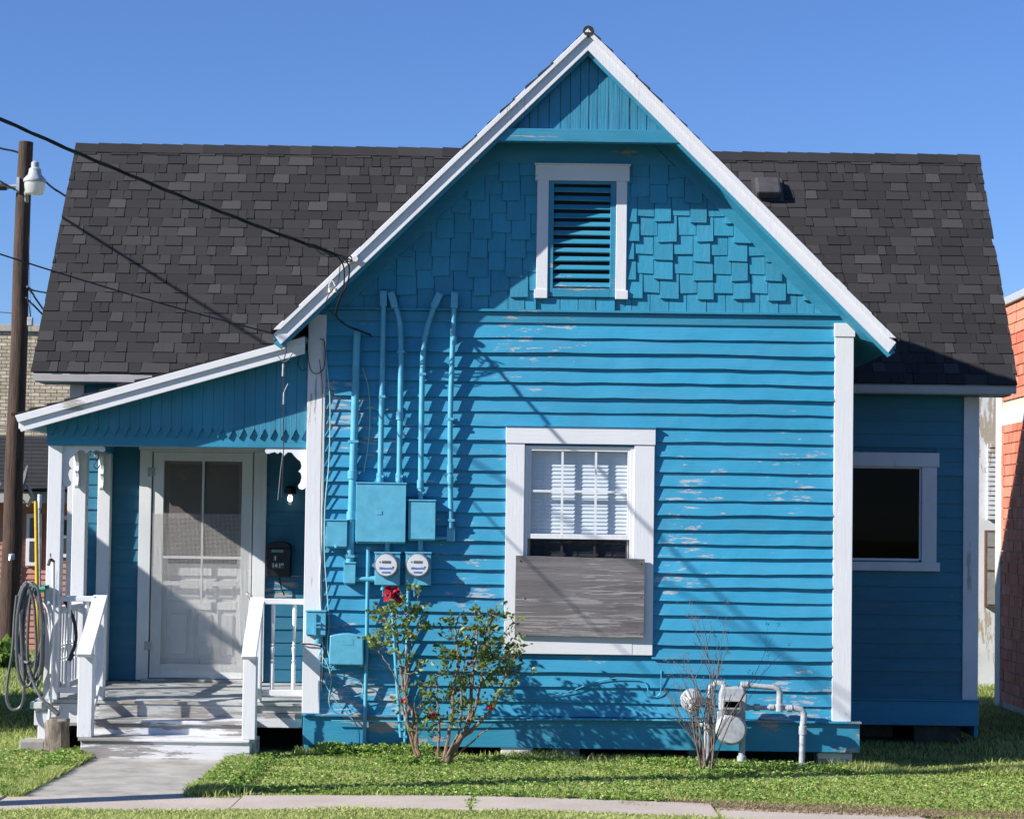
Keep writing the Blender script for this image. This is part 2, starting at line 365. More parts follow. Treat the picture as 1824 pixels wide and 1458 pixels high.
# ================================================================== HOUSE
house = thing('house', 'blue clapboard cottage with white trim, dark shingle roof and front gable', 'house')
HY = 2.18; AX = .474; S = .988; RY = -.365      # main wall plane, gable axis and slope, rake plane
XL, XR = -1.755, 2.665
def grp(name, parent=house, **k):
    """a part whose pieces are sub-parts: small core mesh built by caller"""
    pass
def siding(parent, x0, x1, z0, z1, Y, step, mat, holes=(), wob=.004, zs=None, seed=0, proud=.02, slope=None):
    R = random.Random(seed); z = z0; i = 0
    while z < z1-.02:
        h = step*(1+R.uniform(-.05, .05)); h = min(h, z1-z)
        segs = [(x0, x1)]
        for (a, b_, c_, d_) in holes:
            if z+h > c_ and z < d_:
                segs = [s2 for s in segs for s2 in ((s[0], min(s[1], a)), (max(s[0], b_), s[1])) if s2[1]-s2[0] > .01]
        for (a, b_) in segs:
            n = max(2, int((b_-a)/.11)); mb = MB(); w = [0, 0]; pj = R.uniform(-.2, .2)
            for k in range(n+1):
                x = a+(b_-a)*k/n; w[0] = w[0]*.75+R.uniform(-wob, wob); w[1] = w[1]*.7+R.uniform(-wob, wob)*.6
                sag = math.sin(x*1.3+z*2)*wob*1.0
                mb.v += [(x, Y-proud*(1+pj)-w[1], z+w[0]+sag), (x, Y, z+w[0]+sag), (x, Y-.005, z+h+.012)]
            for k in range(n):
                q = 3*k; mb.f += [(q, q+3, q+5, q+2), (q+1, q+4, q+3, q)]
            mb.f += [(0, 2, 1), (3*n, 3*n+1, 3*n+2)]; mb.t = [.5]*len(mb.f)
            mb.build('siding_board', mat, parent)
        z += h; i += 1
# ---- front wall of the wing: backing core with the window hole, boards on top
WX0, WX1, WZ0, WZ1 = .013, .9, .93, 2.505
ZF = 3.50
mb = MB().box(XL+.01, WX0, .004, .12, .1, 3.6).box(WX1, XR-.01, .004, .12, .1, 3.6).box(WX0, WX1, .004, .12, .1, WZ0).box(WX0, WX1, .004, .12, WZ1, 3.6)
fwall = mb.build('front_wall', 'trim_blue', house)
siding(fwall, -1.61, 2.51, .325, ZF, 0, .1178, 'siding', [(-.13, 1.055, .83, 2.65)], seed=3, wob=.0035, proud=.033)
mb = MB().box(XL+.02, 2.62, -.024, .0, 3.5, 3.585); mb.build('frieze_board', 'trim_blue', fwall, .003)
mb = MB().box(XL+.02, 2.64, -.05, .0, 3.587, 3.607); mb.build('drip_cap', 'trim_blue', fwall, .003)
MB().box(XL, -1.61, -.034, .1, .325, 3.545).build('corner_board', 'white', fwall, .004)
MB().box(2.51, XR, -.034, .1, .318, 3.5).box(2.505, XR+.01, -.042, .1, 3.42, 3.53).build('corner_board', 'white', fwall, .004)
# right return of the wing and its left side wall
MB().box(XR-.04, XR-.004, .12, HY-.01, .1, 3.35).build('side_wall', 'siding_shade', house)
MB().box(XL+.004, XL+.04, .12, HY-.01, .1, 3.35).build('side_wall', 'siding_shade', house)
# skirt boards
sk = MB().box(XL+.012, 2.735, -.045, 0.0, .075, .305).build('skirt_board', 'skirt_blue', house, .004)
MB().box(XL+.004, 2.745, -.075, -.002, .307, .324).build('skirt_cap', 'skirt_blue', sk, .003)
MB().box(2.70, 2.735, .003, 2.0, .075, .305).build('side_skirt', 'skirt_blue', sk)
# ---- gable wall shingles
zl = lambda x: 5.515-S*abs(x-AX)
core = MB().prism([(XL+.05, 3.6), (2.62, 3.6), (AX, 5.50)], .004, .1).build('gable_wall', 'trim_blue', house)
VX0, VX1, VZ0, VZ1 = .085, .815, 3.71, 4.785
R = random.Random(11); row = 0; z = 3.607; ntab = 0
GT = 4.80
pitch_z = .156
while z < GT:
    x = XL+.05+R.uniform(-.1, 0)+(row % 2)*.07
    k = row % 2
    while x < 2.65:
        w = R.uniform(.134, .165); drop = (.052 if k % 2 else .0)+R.uniform(-.006, .006); k += 1
        if row == 0: drop = 0
        a, b_ = x+.002, x+w-.003; zb = z-drop; zt = z+pitch_z+.06; tl = R.uniform(-.004, .004)
        poly = [(a, zb+tl), (b_, zb-tl), (b_, zt), (a, zt)]
        poly = clip(poly, S, 1, 5.515+S*AX); poly = clip(poly, -S, 1, 5.515-S*AX) if len(poly) > 2 else poly
        poly = clip(poly, 0, 1, GT) if len(poly) > 2 else poly
        x += w
        if len(poly) < 3: continue
        cx = sum(p[0] for p in poly)/len(poly); 
        if max(p[1] for p in poly)-min(p[1] for p in poly) < .03: continue
        pl = [poly]
        if a < VX1 and b_ > VX0 and zb < VZ1 and zt > VZ0 - .0:
            if min(b_, VX0)-a > .025: pl = [clip(poly, 1, 0, VX0)]
            elif b_-max(a, VX1) > .025: pl = [clip(poly, -1, 0, -VX1)]
            else:
                q = clip(poly, 0, 1, VZ0); pl = [q] if len(q) > 2 and zb < VZ0-.02 else []
        for q in pl:
            if len(q) < 3: continue
            mb = MB(); n = len(q); zmin = min(p[1] for p in q); thick = .017+(.013 if drop > .02 else 0)+R.uniform(0, .006)
            fr = [(p[0], -.003-thick*(1-(p[1]-zb)/(zt-zb)*.75), p[1]) for p in q]; bk = [(p[0], .003, p[1]) for p in q]
            mb.v = fr+bk; mb.f = [tuple(range(n))]+[(i, n+i, n+(i+1) % n, (i+1) % n) for i in range(n)]; mb.t = [.5]*len(mb.f)
            mb.build('wall_shingle', 'shingle_blue', core); ntab += 1
    z += pitch_z; row += 1
# sloped frieze bands under the roof, top band
for sgn in (-1, 1):
    x1 = AX+sgn*2.14
    poly = [(AX, 5.70), (AX, 5.515), (AX+sgn*1.93, 5.515-S*1.93), (AX+sgn*2.12, 5.70-S*2.12)]
    if sgn > 0: poly = poly[::-1]
    MB().prism(poly, -.03, .0).build('frieze_band', 'trim_blue', core, .003)
MB().prism([(-.25, GT), (1.19, GT), (AX, GT+.71)], -.026, .0).build('top_band', 'trim_blue', core)
# ---- louvred vent
vent = MB().box(.178, .222, -.035, .03, 3.715, 4.69).box(.682, .728, -.035, .03, 3.715, 4.69).box(.222, .682, -.034, .03, 4.635, 4.69).box(.222, .682, -.036, .03, 3.715, 3.785)
vent = vent.build('gable_vent', 'trim_blue', house, .003)
mb = MB().box(.085, .178, -.046, .0, 3.77, 4.66).build('vent_trim', 'white', vent, .003)
MB().box(.728, .815, -.046, .0, 3.77, 4.66).build('vent_trim', 'white', vent, .003)
MB().box(.068, .832, -.056, .0, 4.66, 4.785).box(.06, .842, -.075, 0, 4.785, 4.797).build('vent_head', 'white_h', vent, .003)
MB().box(.07, .178, -.056, .0, 3.70, 3.772).build('vent_foot', 'white', vent, .003)
MB().box(.728, .83, -.056, .0, 3.70, 3.772).build('vent_foot', 'white', vent, .003)
MB().box(.2, .7, .0, .002, 3.75, 4.66).build('vent_back', 'void', vent)
for i in range(12):
    zz = 3.80+i*.0705; t = rnd(-.003, .003)
    MB().add([(.222, -.03, zz+t), (.682, -.03, zz-t), (.682, .0-.008, zz+.036), (.222, -.008, zz+.036),
              (.222, -.024, zz-.008+t), (.682, -.024, zz-.008-t), (.682, -.006, zz+.028), (.222, -.006, zz+.028)],
             [(0, 1, 2, 3), (7, 6, 5, 4), (0, 4, 5, 1), (3, 2, 6, 7), (0, 3, 7, 4), (1, 5, 6, 2)]).build('louvre_slat', 'trim_blue', vent)
# ---- peak panel of vertical boards and collar beam
pk = MB().box(-.262, 1.206, RY-.004, RY+.075, 4.918, 5.021).build('collar_beam', 'trim_blue', house, .004)
x = -.24; R = random.Random(5)
while x < 1.19:
    w = R.uniform(.066, .092); p = clip([(x+.002, 5.0), (x+w-.002, 5.0), (x+w-.002, 6), (x+.002, 6)], S, 1, 5.70+S*AX)
    p = clip(p, -S, 1, 5.70-S*AX) if len(p) > 2 else p; x += w
    if len(p) < 3: continue
    off = R.uniform(0, .006); MB().prism(p, RY+.07+off, RY+.095).build('peak_board', 'board_blue', pk)
MB().box(-.262, 1.206, RY+.09, -.001, 5.01, 5.022).build('peak_soffit', 'trim_blue', pk)
# ---- gable roof over the wing
HW = 2.47
def drop(x, y): return max(0, 1-abs(x-AX)/HW)*.33*max(0, y-RY-.05)     # hidden ridge lowered towards the back to shrink its shadow on the main roof
deck = MB()
for sgn in (-1, 1):
    a = (AX, 5.70+.04); e = (AX+sgn*HW, 5.74-S*HW)
    poly = [(a[0], a[1]+.055), (a[0], a[1]), e, (e[0], e[1]+.055)]
    k0 = len(deck.v); deck.prism(poly if sgn < 0 else poly[::-1], RY, 3.5)
    deck.v[k0:] = [(v[0], v[1], v[2]-drop(v[0], v[1])) for v in deck.v[k0:]]
groof = deck.build('gable_roof', 'trim_blue', house)
for sgn in (-1, 1):
    def rk(zt, zb, y0, y1, name, mat):
        zt += .014; zb += .014
        xe = AX+sgn*HW; poly = [(AX, zt), (AX, zb), (xe-sgn*.06, zb-S*(HW-.06)), (xe, zt-S*HW)]
        return MB().prism(poly if sgn < 0 else poly[::-1], y0, y1).build(name, mat, groof, .003)
    rk(5.775, 5.634, RY-.028, RY, 'rake_board', 'white'); rk(5.806, 5.752, RY-.052, RY-.0281, 'rake_moulding', 'white')
    # blue inner rake strip seen beneath the white board
    rk(5.70, 5.60, RY+.004, RY+.03, 'rake_backing', 'trim_blue')
# shingle strips whose butt ends step along the rake
def roofpt(sgn, s, lift):   # s distance along slope from ridge
    L = math.hypot(1, S); return (AX+sgn*s/L, 5.814-S*s/L+lift)
R = random.Random(2)
for sgn in (-1, 1):
    mb = MB(); s0 = 0; total = HW*math.hypot(1, S)+.03
    while s0 < total-.02:
        s1 = min(total, s0+.14); x = RY-.045+R.uniform(-.01, .01); y = x
        while y < 3.6:
            w = R.uniform(.13, .3) ; p0 = roofpt(sgn, max(0, s0-.03), .004); p1 = roofpt(sgn, s1, .022+R.uniform(0, .006)); p1b = roofpt(sgn, s1, .0)
            y2 = min(3.62, y+w-.002)
            k0 = len(mb.v); mb.add([(p0[0], y, p0[1]), (p0[0], y2, p0[1]), (p1[0], y2, p1[1]), (p1[0], y, p1[1]), (p0[0], y, p0[1]-.008), (p0[0], y2, p0[1]-.008), (p1b[0], y2, p1b[1]), (p1b[0], y, p1b[1])],
                   [(0, 1, 2, 3), (3, 2, 6, 7), (0, 3, 7, 4), (1, 5, 6, 2), (4, 7, 6, 5), (0, 4, 5, 1)], R.random()); y += w
            mb.v[k0:] = [(v[0], v[1], v[2]-drop(v[0], v[1])) for v in mb.v[k0:]]
        s0 = s1
    mb.build('shingles', 'shingle', groof, kind='stuff')
mb = MB()
for i in range(14): y0 = RY-.05+i*.28; mb.tube([(AX, y0, 5.80-drop(AX, y0)+.008*(i % 2)), (AX, y0+.30, 5.815-drop(AX, y0+.3)+.008*(i % 2))], .046, 8, tone=rnd(0, .6))
mb.build('ridge_shingles', 'shingle', groof, kind='stuff')

# ---- main body
BX = 4.155
mb = MB()
DX0, DX1 = -3.40, -2.44
RW = (2.75, 3.635, 1.595, 2.44)
mb.box(-BX+.01, DX0, HY+.004, HY+.12, .1, 3.2).box(DX1, RW[0], HY+.004, HY+.12, .1, 3.2).box(DX0, DX1, HY+.004, HY+.12, 2.5, 3.2)
mb.box(RW[1], BX-.01, HY+.004, HY+.12, .1, 3.2).box(RW[0], RW[1], HY+.004, HY+.12, .1, RW[2]).box(RW[0], RW[1], HY+.004, HY+.12, RW[3], 3.2).box(DX0, DX1, HY+.004, HY+.12, .1, .4)
bwall = mb.build('main_wall', 'siding_shade', house)
siding(bwall, XR-.02, 4.02, .34, 3.14, HY, .125, 'siding_shade', [(2.6, 3.77, 1.5, 2.56)], seed=9, wob=.002, proud=.018)
siding(bwall, -4.03, XL+.03, .41, 2.62, HY, .118, 'siding_shade', [(-3.49, -2.335, .3, 2.54)], seed=12, wob=.002, proud=.018)
siding(bwall, -4.03, XL+.03, 2.64, 3.14, HY, .118, 'siding_shade', [], seed=13, wob=.002, proud=.018)
MB().box(4.015, BX, HY-.03, HY+.1, .337, 3.15).build('corner_board', 'mauve', bwall, .004)
MB().box(-BX, -4.025, HY-.03, HY+.1, .337, 3.15).build('corner_board', 'white', bwall, .004)
sk2 = MB().box(2.3, 4.165, HY-.04, HY, .10, .32).build('skirt_board', 'skirt_blue', house, .004)
MB().box(2.3, 4.175, HY-.06, HY, .322, .338).build('skirt_cap', 'skirt_blue', sk2, .003)
MB().box(4.13, 4.165, HY+.001, 5.0, .0, .32).box(-4.165, -4.13, HY+.001, 5.0, -.02, .34).box(-4.16, 4.16, 5.0, 5.05, -.1, .34).build('light_block_skirt', 'skirt_blue', sk2)  # skirt walls added out of view to keep light from beneath the house
# gable ends, back wall, floor
RIDY, RIDZ, EVY, EVZ = 3.52, 5.535, 1.86, 3.19
SM = (RIDZ-EVZ)/(RIDY-EVY)
BEV = 2*RIDY-EVY
for sx in (-1, 1):
    a, b_ = sorted((sx*4.04, sx*4.148))
    MB().prism([(HY+.12, .34), (4.98, .34), (4.98, 3.4), (RIDY, RIDZ-.2), (HY+.12, 3.25)], a, b_, 'x').build('end_wall', 'siding', house)
MB().box(-4.04, 4.04, 4.9, 4.98, .1, 3.4).build('back_wall', 'siding_shade', house)
MB().box(-4.1, 4.1, HY+.1, 4.9, .12, .18).box(-1.7, 2.6, .05, HY+.1, .08, .14).build('floor', 'void', house)
MB().box(-4.0, 4.0, HY+.7, HY+.75, .2, 3.2).box(-1.6, 2.5, .7, .75, .2, 3.2).build('inner_partition', 'void', house)
# ---- main roof
RX = 4.445
sl = math.hypot(RIDY-EVY, RIDZ-EVZ)
mb = MB().prism([(EVY, EVZ-.03), (RIDY, RIDZ-.03), (BEV, EVZ-.03), (BEV, EVZ-.09), (RIDY, RIDZ-.12), (EVY, EVZ-.09)], -RX+.02, RX-.02, 'x')
mroof = mb.build('main_roof', 'fascia', house)
MB().box(-RX+.03, -2.0, EVY+.012, EVY+.04, EVZ-.10, EVZ-.035).build('eave_fascia', 'fascia', mroof, .003)
MB().box(2.55, RX-.06, EVY+.012, EVY+.04, EVZ-.10, EVZ-.035).build('eave_fascia', 'fascia', mroof, .003)
MB().box(-4.38, -1.7, EVY+.04, HY, EVZ-.105, EVZ-.095).build('soffit', 'siding_shade', mroof)
MB().box(2.6, 4.38, EVY+.04, HY, EVZ-.105, EVZ-.095).build('soffit', 'siding_shade', mroof)
nrow = 24; rows = []
R = random.Random(4); u = Vector((0, RIDY-EVY, RIDZ-EVZ)).normalized(); nrm = Vector((0, -u.z, u.y))
tabs = []
for r in range(nrow):
    x = -RX-R.uniform(0, .1); s0 = sl*r/nrow-.01; s1 = sl*(r+1)/nrow+.015; up_ = R.random() < .5; first = True
    while x < RX:
        w = R.choice((.085, .12, .15, .18, .21, .24))*R.uniform(.9, 1.1); up_ = not up_
        x0, x1 = max(x, -RX), min(x+w, RX); x += w
        if x1-x0 < .02: continue
        zc = EVZ+(RIDZ-EVZ)*(s0+.05)/sl
        if zc < 5.72-S*abs((x0+x1)/2-AX)-.12 and EVY+ (RIDY-EVY)*s1/sl > RY: 
            continue
        tabs.append((r, x0, x1, s0, s1, up_, R.random()*(.75 if not up_ else 1.0)))
def tab(mb, t, R=R):
    r, x0, x1, s0, s1, up_, tone = t
    lo = Vector((0, EVY, EVZ))
    b0 = lo+u*(s0+R.uniform(-.003, .003)); th = .013 if up_ else .006; sk_ = .008 if up_ else -.002
    a = lo+u*s1
    vs = [Vector((x0+.001, 0, 0))+b0+nrm*th, Vector((x1-.001, 0, 0))+b0+nrm*th, Vector((x1-.001-sk_, 0, 0))+a+nrm*.003, Vector((x0+.001+sk_, 0, 0))+a+nrm*.003,
          Vector((x0+.001, 0, 0))+b0-nrm*.01, Vector((x1-.001, 0, 0))+b0-nrm*.01, Vector((x1-.001-sk_, 0, 0))+a-nrm*.01, Vector((x0+.001+sk_, 0, 0))+a-nrm*.01]
    mb.add(vs, [(0, 1, 2, 3), (0, 4, 5, 1), (0, 3, 7, 4), (1, 5, 6, 2)], tone)
vis = [t for t in tabs if not (-1.9 < (t[1]+t[2])/2 < 2.7 and t[0] < 3)]
single = set(id(t) for t in sorted(vis, key=lambda t: (t[0], abs(t[1])))[:300])
rest = MB()
for t in tabs:
    if id(t) in single: mb = MB(); tab(mb, t); mb.build('shingle', 'shingle', mroof)
    else: tab(rest, t)
rest.build('upper_shingles', 'shingle', mroof, kind='stuff')
mb = MB()
for r in range(nrow):   # rear slope, plain courses
    s0, s1 = sl*r/nrow, sl*(r+1)/nrow+.01; lo = Vector((0, BEV, EVZ)); u2 = Vector((0, -u.y, u.z)); n2_ = Vector((0, u.z, u.y))
    mb.add([Vector((-RX, 0, 0))+lo+u2*s0+n2_*.012, Vector((RX, 0, 0))+lo+u2*s0+n2_*.012, Vector((RX, 0, 0))+lo+u2*s1, Vector((-RX, 0, 0))+lo+u2*s1], [(0, 1, 2, 3)], R.random())
mb.build('rear_shingles', 'shingle', mroof, kind='stuff')
x = -RX; k = 0
while x < RX:
    w = .21*rnd(.93, 1.07); 
    if not (-.15 < x < .9):
        mb = MB(); q = .105; th = .012+.002*(k % 2); x2 = min(x+w+.02, RX)
        pts = []
        for xx, l in ((x, th+.006), (x2, th)):
            pts += [Vector((xx, RIDY, RIDZ))-u*q+nrm*l, Vector((xx, RIDY, RIDZ+l*1.4)), Vector((xx, RIDY, RIDZ))+Vector((0, u.y, -u.z))*q+Vector((0, u.z, u.y))*l, Vector((xx, RIDY, RIDZ-.01))-u*q]
        mb.add(pts, [(0, 4, 5, 1), (1, 5, 6, 2), (0, 1, 2, 3), (4, 7, 6, 5), (0, 3, 7, 4)], R.random()*.7)
        mb.build('ridge_shingle', 'shingle', mroof)
    x += w; k += 1
# ---- roof vent box
rv = thing('roof_vent', 'dark metal box vent on the roof slope right of the gable', 'roof vent', (0, 0, 0))
p = at(1367, 322, RIDY-.30); cx = p.x; zc = EVZ+SM*(RIDY-.30-EVY)
yb = RIDY-.30
lo = Vector((cx, yb, zc))
mb = MB()
def on(dx, ds, h): return lo+Vector((dx, 0, 0))+u*ds+nrm*h
vs = [on(-.12, -.12, .13), on(.12, -.12, .13), on(.12, .13, .085), on(-.12, .13, .085), on(-.12, -.12, .02), on(.12, -.12, .02), on(.12, .13, .01), on(-.12, .13, .01)]
mb.add(vs, [(0, 1, 2, 3), (0, 4, 5, 1), (0, 3, 7, 4), (1, 5, 6, 2), (2, 6, 7, 3), (4, 7, 6, 5)]); mb.build('hood', 'ventmetal', rv, .025)
mb = MB(); vs = [on(-.15, -.13, .018), on(.15, -.13, .018), on(.15, .17, .018), on(-.15, .17, .018), on(-.15, -.13, .01), on(.15, -.13, .01), on(.15, .17, .01), on(-.15, .17, .01)]
mb.add(vs, [(0, 1, 2, 3), (0, 4, 5, 1), (0, 3, 7, 4), (1, 5, 6, 2)]); mb.build('flange', 'ventmetal', rv)

# ---- front window
win = MB().box(-.135, WX0, -.048, .0, .83, 2.52).build('window', 'white', house, .003)
MB().box(WX1, 1.062, -.048, .0, .83, 2.52).build('side_trim', 'white', win, .003)
MB().box(-.142, 1.068, -.056, .0, 2.522, 2.655).build('head_trim', 'white_h', win, .003)
MB().box(WX0+.001, WX1-.001, -.05, .0, .83, .975).build('sill_trim', 'white_h', win, .003)
MB().box(-.15, 1.075, -.066, 0, 2.656, 2.672).build('head_cap', 'siding', win, .003)
MB().box(WX0, WX0+.032, -.03, .11, .97, 2.505).box(WX1-.032, WX1, -.03, .11, .97, 2.505).box(WX0+.032, WX1-.032, -.03, .11, 2.485, 2.505).box(WX0+.032, WX1-.032, -.03, .11, .97, 1.0).build('jamb', 'white', win, .002)
def sash(x0, x1, z0, z1, y, nm, muntz):
    s = MB().box(x0, x0+.022, y, y+.03, z0, z1).box(x1-.022, x1, y, y+.03, z0, z1).box(x0+.022, x1-.022, y, y+.03, z1-.02, z1).box(x0+.022, x1-.022, y, y+.03, z0, z0+.04).build(nm, 'white', win, .002)
    for f_ in (.333, .662): xx = x0+(x1-x0)*f_; MB().box(xx-.009, xx+.009, y+.006, y+.026, z0+.04, z1-.02).build('muntin', 'white', win)
    if muntz: MB().box(x0+.022, x1-.022, y+.008, y+.024, muntz-.009, muntz+.009).build('muntin', 'white_h', win)
    MB().add([(x0+.02, y+.016, z0+.03), (x1-.02, y+.016, z0+.03), (x1-.02, y+.016, z1-.01), (x0+.02, y+.016, z1-.01)], [(0, 1, 2, 3)]).build('pane', 'glass', win)
sash(.045, .868, 1.755, 2.485, -.022, 'sash', 2.14)
sash(.052, .861, 1.0, 1.76, .012, 'sash', 1.42)
MB().add([(.06, -.004, 1.0), (.85, -.004, 1.0), (.85, -.004, 1.757), (.06, -.004, 1.757)], [(0, 1, 2, 3)]).build('insect_screen', 'screen', win)
for i in range(47):
    zz = 2.465-i*.0315; t = rnd(-.002, .002)
    MB().add([(.055, .052, zz+t), (.86, .052, zz-t), (.86, .060, zz+.034-t), (.055, .060, zz+.034+t)], [(0, 1, 2, 3)]).build('blind_slat', 'blinds', win)
for xx in (.17, .44, .72): MB().box(xx-.002, xx+.002, .047, .05, 1.0, 2.48).build('blind_cord', 'blinds', win)
# nailed plywood
ply = thing('plywood_sheet', 'weathered grey plywood sheet nailed over the lower half of the white framed window', 'board', (.467, -.07, .977))
mb = MB(); 
mb.add([(-.05, -.086, .980), (.985, -.09, .972), (.99, -.086, 1.603), (-.047, -.082, 1.617), (-.05, -.07, .980), (.985, -.07, .972), (.99, -.068, 1.603), (-.047, -.068, 1.617)],
       [(0, 1, 2, 3), (4, 7, 6, 5), (0, 4, 5, 1), (1, 5, 6, 2), (2, 6, 7, 3), (3, 7, 4, 0)])
mb.build('sheet', 'plywood', ply)
for xx, zz in ((-.02, 1.0), (-.02, 1.58), (.955, 1.0), (.955, 1.57), (.02, 1.28), (.958, 1.3)):
    MB().lathe((xx, -.089, zz), [(.006, .004), (.006, -.003), (.002, -.004)], 8, 'y').build('nail', 'steel', ply)
# ---- right window
rw = MB().box(2.60, RW[0], HY-.045, HY, 1.52, 2.44).build('window', 'mauve', house, .003)
MB().box(RW[1], 3.77, HY-.045, HY, 1.52, 2.44).build('side_trim', 'mauve', rw, .003)
MB().box(2.58, 3.79, HY-.052, HY, 2.442, 2.57).build('head_trim', 'mauve', rw, .003)
MB().box(2.57, 3.80, HY-.058, HY, 1.495, 1.575).build('sill_trim', 'mauve', rw, .003)
MB().box(RW[0], RW[0]+.02, HY-.02, HY+.1, RW[2], RW[3]).box(RW[1]-.02, RW[1], HY-.02, HY+.1, RW[2], RW[3]).box(RW[0]+.02, RW[1]-.02, HY-.02, HY+.1, RW[3]-.015, RW[3]).box(RW[0]+.02, RW[1]-.02, HY-.02, HY+.1, RW[2]-.01, RW[2]+.012).box(RW[0]+.02, RW[1]-.02, HY+.03, HY+.06, 1.99, 2.03).build('jamb', 'mauve', rw)
MB().box(RW[0]+.02, RW[1]-.02, HY+.0, HY+.004, RW[2]+.01, RW[3]-.01).build('pane', 'darkglass', rw)
# ---- front door, casing, screen door
dr = MB().box(-3.495, -3.385, HY-.05, HY, .41, 2.50).box(-2.452, -2.335, HY-.05, HY, .41, 2.50).box(-3.385, -2.452, HY-.05, HY, 2.485, 2.50).build('door_casing', 'door', house, .003)
MB().box(-3.505, -2.325, HY-.056, HY, 2.502, 2.56).build('head_trim', 'door', dr, .003)
MB().box(-3.44, -2.40, HY-.09, HY+.04, .40, .425).build('threshold', 'deck', dr)
d = MB().box(-3.38, -3.24, HY+.03, HY+.075, .43, 2.48).box(-2.60, -2.455, HY+.03, HY+.075, .43, 2.48).box(-3.24, -2.60, HY+.03, HY+.075, 2.38, 2.48).box(-3.24, -2.60, HY+.03, HY+.075, 1.36, 1.47)
d.box(-3.24, -2.60, HY+.03, HY+.075, 1.05, 1.12).box(-3.24, -2.60, HY+.03, HY+.075, .43, .60).box(-3.24, -2.6, HY+.05, HY+.07, .60, 1.36).box(-3.02, -2.985, HY+.03, HY+.074, .60, 1.05).box(-2.80, -2.765, HY+.03, HY+.074, .60, 1.05)
dd = d.build('front_door', 'door', house, .003)
for (a, b_, c_, e_) in ((-3.20, -3.05, .64, 1.01), (-2.955, -2.83, .80, 1.01), (-2.955, -2.83, .64, .76), (-2.735, -2.63, .64, 1.01), (-3.2, -2.93, 1.16, 1.32), (-2.89, -2.63, 1.16, 1.32)):
    MB().box(a, b_, HY+.036, HY+.055, c_, e_).build('raised_panel', 'door', dd, .008)
MB().box(-3.24, -2.60, HY+.05, HY+.056, 1.47, 2.38).build('door_glass', glass('door_glass_grey', (.5, .5, .5), .03), dd)
MB().box(-3.24, -2.60, HY+.09, HY+.095, 1.47, 2.38).build('door_curtain', plain('grey_curtain', (.36, .33, .31), .9, 0, .3, 8, 0), dd)
for sx in (-1, 1):   # etched bird ornaments in the corners of the glass
    cxx = -2.92+sx*.22; bird = [(-.07, .0), (-.03, .02), (0, .045), (.035, .06), (.07, .05), (.045, .035), (.03, .01), (.05, -.03), (.02, -.06), (-.02, -.03), (-.04, -.01)]
    bird = [(cxx-sx*a, 2.28+b_) for a, b_ in bird]
    MB().prism(bird, HY+.044, HY+.0465).build('bird_ornament', plain('etched_ornament', (.22, .22, .21), .7, 0, .1, 20, 0), dd)
sd_ = MB().box(-3.374, -3.275, HY-.035, HY-.005, .43, 2.482).box(-2.562, -2.464, HY-.035, HY-.005, .43, 2.482).box(-3.275, -2.562, HY-.035, HY-.005, 2.405, 2.482).box(-3.275, -2.562, HY-.035, HY-.005, .43, .56)
sd_ = sd_.build('screen_door', 'door', house, .003)
MB().box(-2.926, -2.908, HY-.03, HY-.012, 1.10, 2.405).build('muntin', 'door', sd_); MB().box(-3.275, -2.562, HY-.032, HY-.014, 1.515, 1.54).build('muntin', 'door', sd_)
MB().box(-3.275, -2.562, HY-.028, HY-.01, 1.27, 1.31).build('rail', 'door', sd_)
mb = MB(); w_ = .0007
for i in range(74): xx = -3.37+i*.0118; wv = .002*math.sin(i*1.7); mb.box(xx-w_, xx+w_, HY-.0420+wv*.3, HY-.0405+wv*.3, .50, 1.93)
for i in range(121): zz = .50+i*.0118; mb.box(-3.375, -2.47, HY-.0405, HY-.039, zz-w_, zz+w_)
mb.build('wire_mesh', 'ceramic', sd_, kind='stuff')
MB().box(-3.272, -2.565, HY-.012, HY-.011, 1.54, 2.405).build('upper_screen', FLY, sd_)
MB().tube(curve([(-2.50, HY-.04, 1.22), (-2.49, HY-.08, 1.20), (-2.44, HY-.09, 1.12), (-2.40, HY-.06, 1.08), (-2.47, HY-.05, 1.11)]), .004, 6).build('pull_handle', 'steel', sd_)
for zz in (2.30, .72): MB().box(-3.42, -3.36, HY-.056, HY-.048, zz-.04, zz+.04).tube([(-3.385, HY-.056, zz-.04), (-3.385, HY-.056, zz+.04)], .006).build('hinge', 'steel', sd_)

# ---- porch
PZ = .40; PF = .05
R = random.Random(8)
porch = MB().box(-3.86, XL-.005, PF+.05, HY-.06, .30, .372).build('porch_floor', 'deck', house)
y = PF-.02; 
while y < HY-.02:
    w = .128; y2 = min(y+w-.004, HY-.003); MB().box(-3.93, XL-.004, y, y2, PZ-.026, PZ+R.uniform(-.003, .003)).build('deck_board', 'deck', porch, .003); y += w
MB().box(-3.93, -3.40, PF, PF+.03, .19, PZ-.03).build('fascia_board', 'worn_white', porch, .004)
MB().box(-2.13, XL-.005, PF+.012, PF+.04, .315, PZ-.03).build('fascia_board', 'deck', porch, .004)
MB().box(-2.13, XL-.005, PF-.012, PF+.02, .20, .312).build('fascia_board', 'worn_white', porch, .004)
MB().box(-3.89, -3.86, PF+.03, HY, -.02, PZ-.03).build('side_skirt', 'worn_white', porch, .004)  # added on the unseen side to stop sun shining under the deck
MB().box(-3.96, -3.86, PF-.03, PF+.06, PZ-.075, PZ-.02).build('sill_end', 'worn_white', porch, .006)
MB().box(-3.90, -3.80, PF+.002, PF+.1, .04, .2).build('corner_block', 'worn_white', porch, .006)
MB().box(-2.1, -1.72, .55, .6, -.1, .4).build('under_porch_shade_sheet', 'void', porch)  # near-black sheet standing in for the darkness under the deck
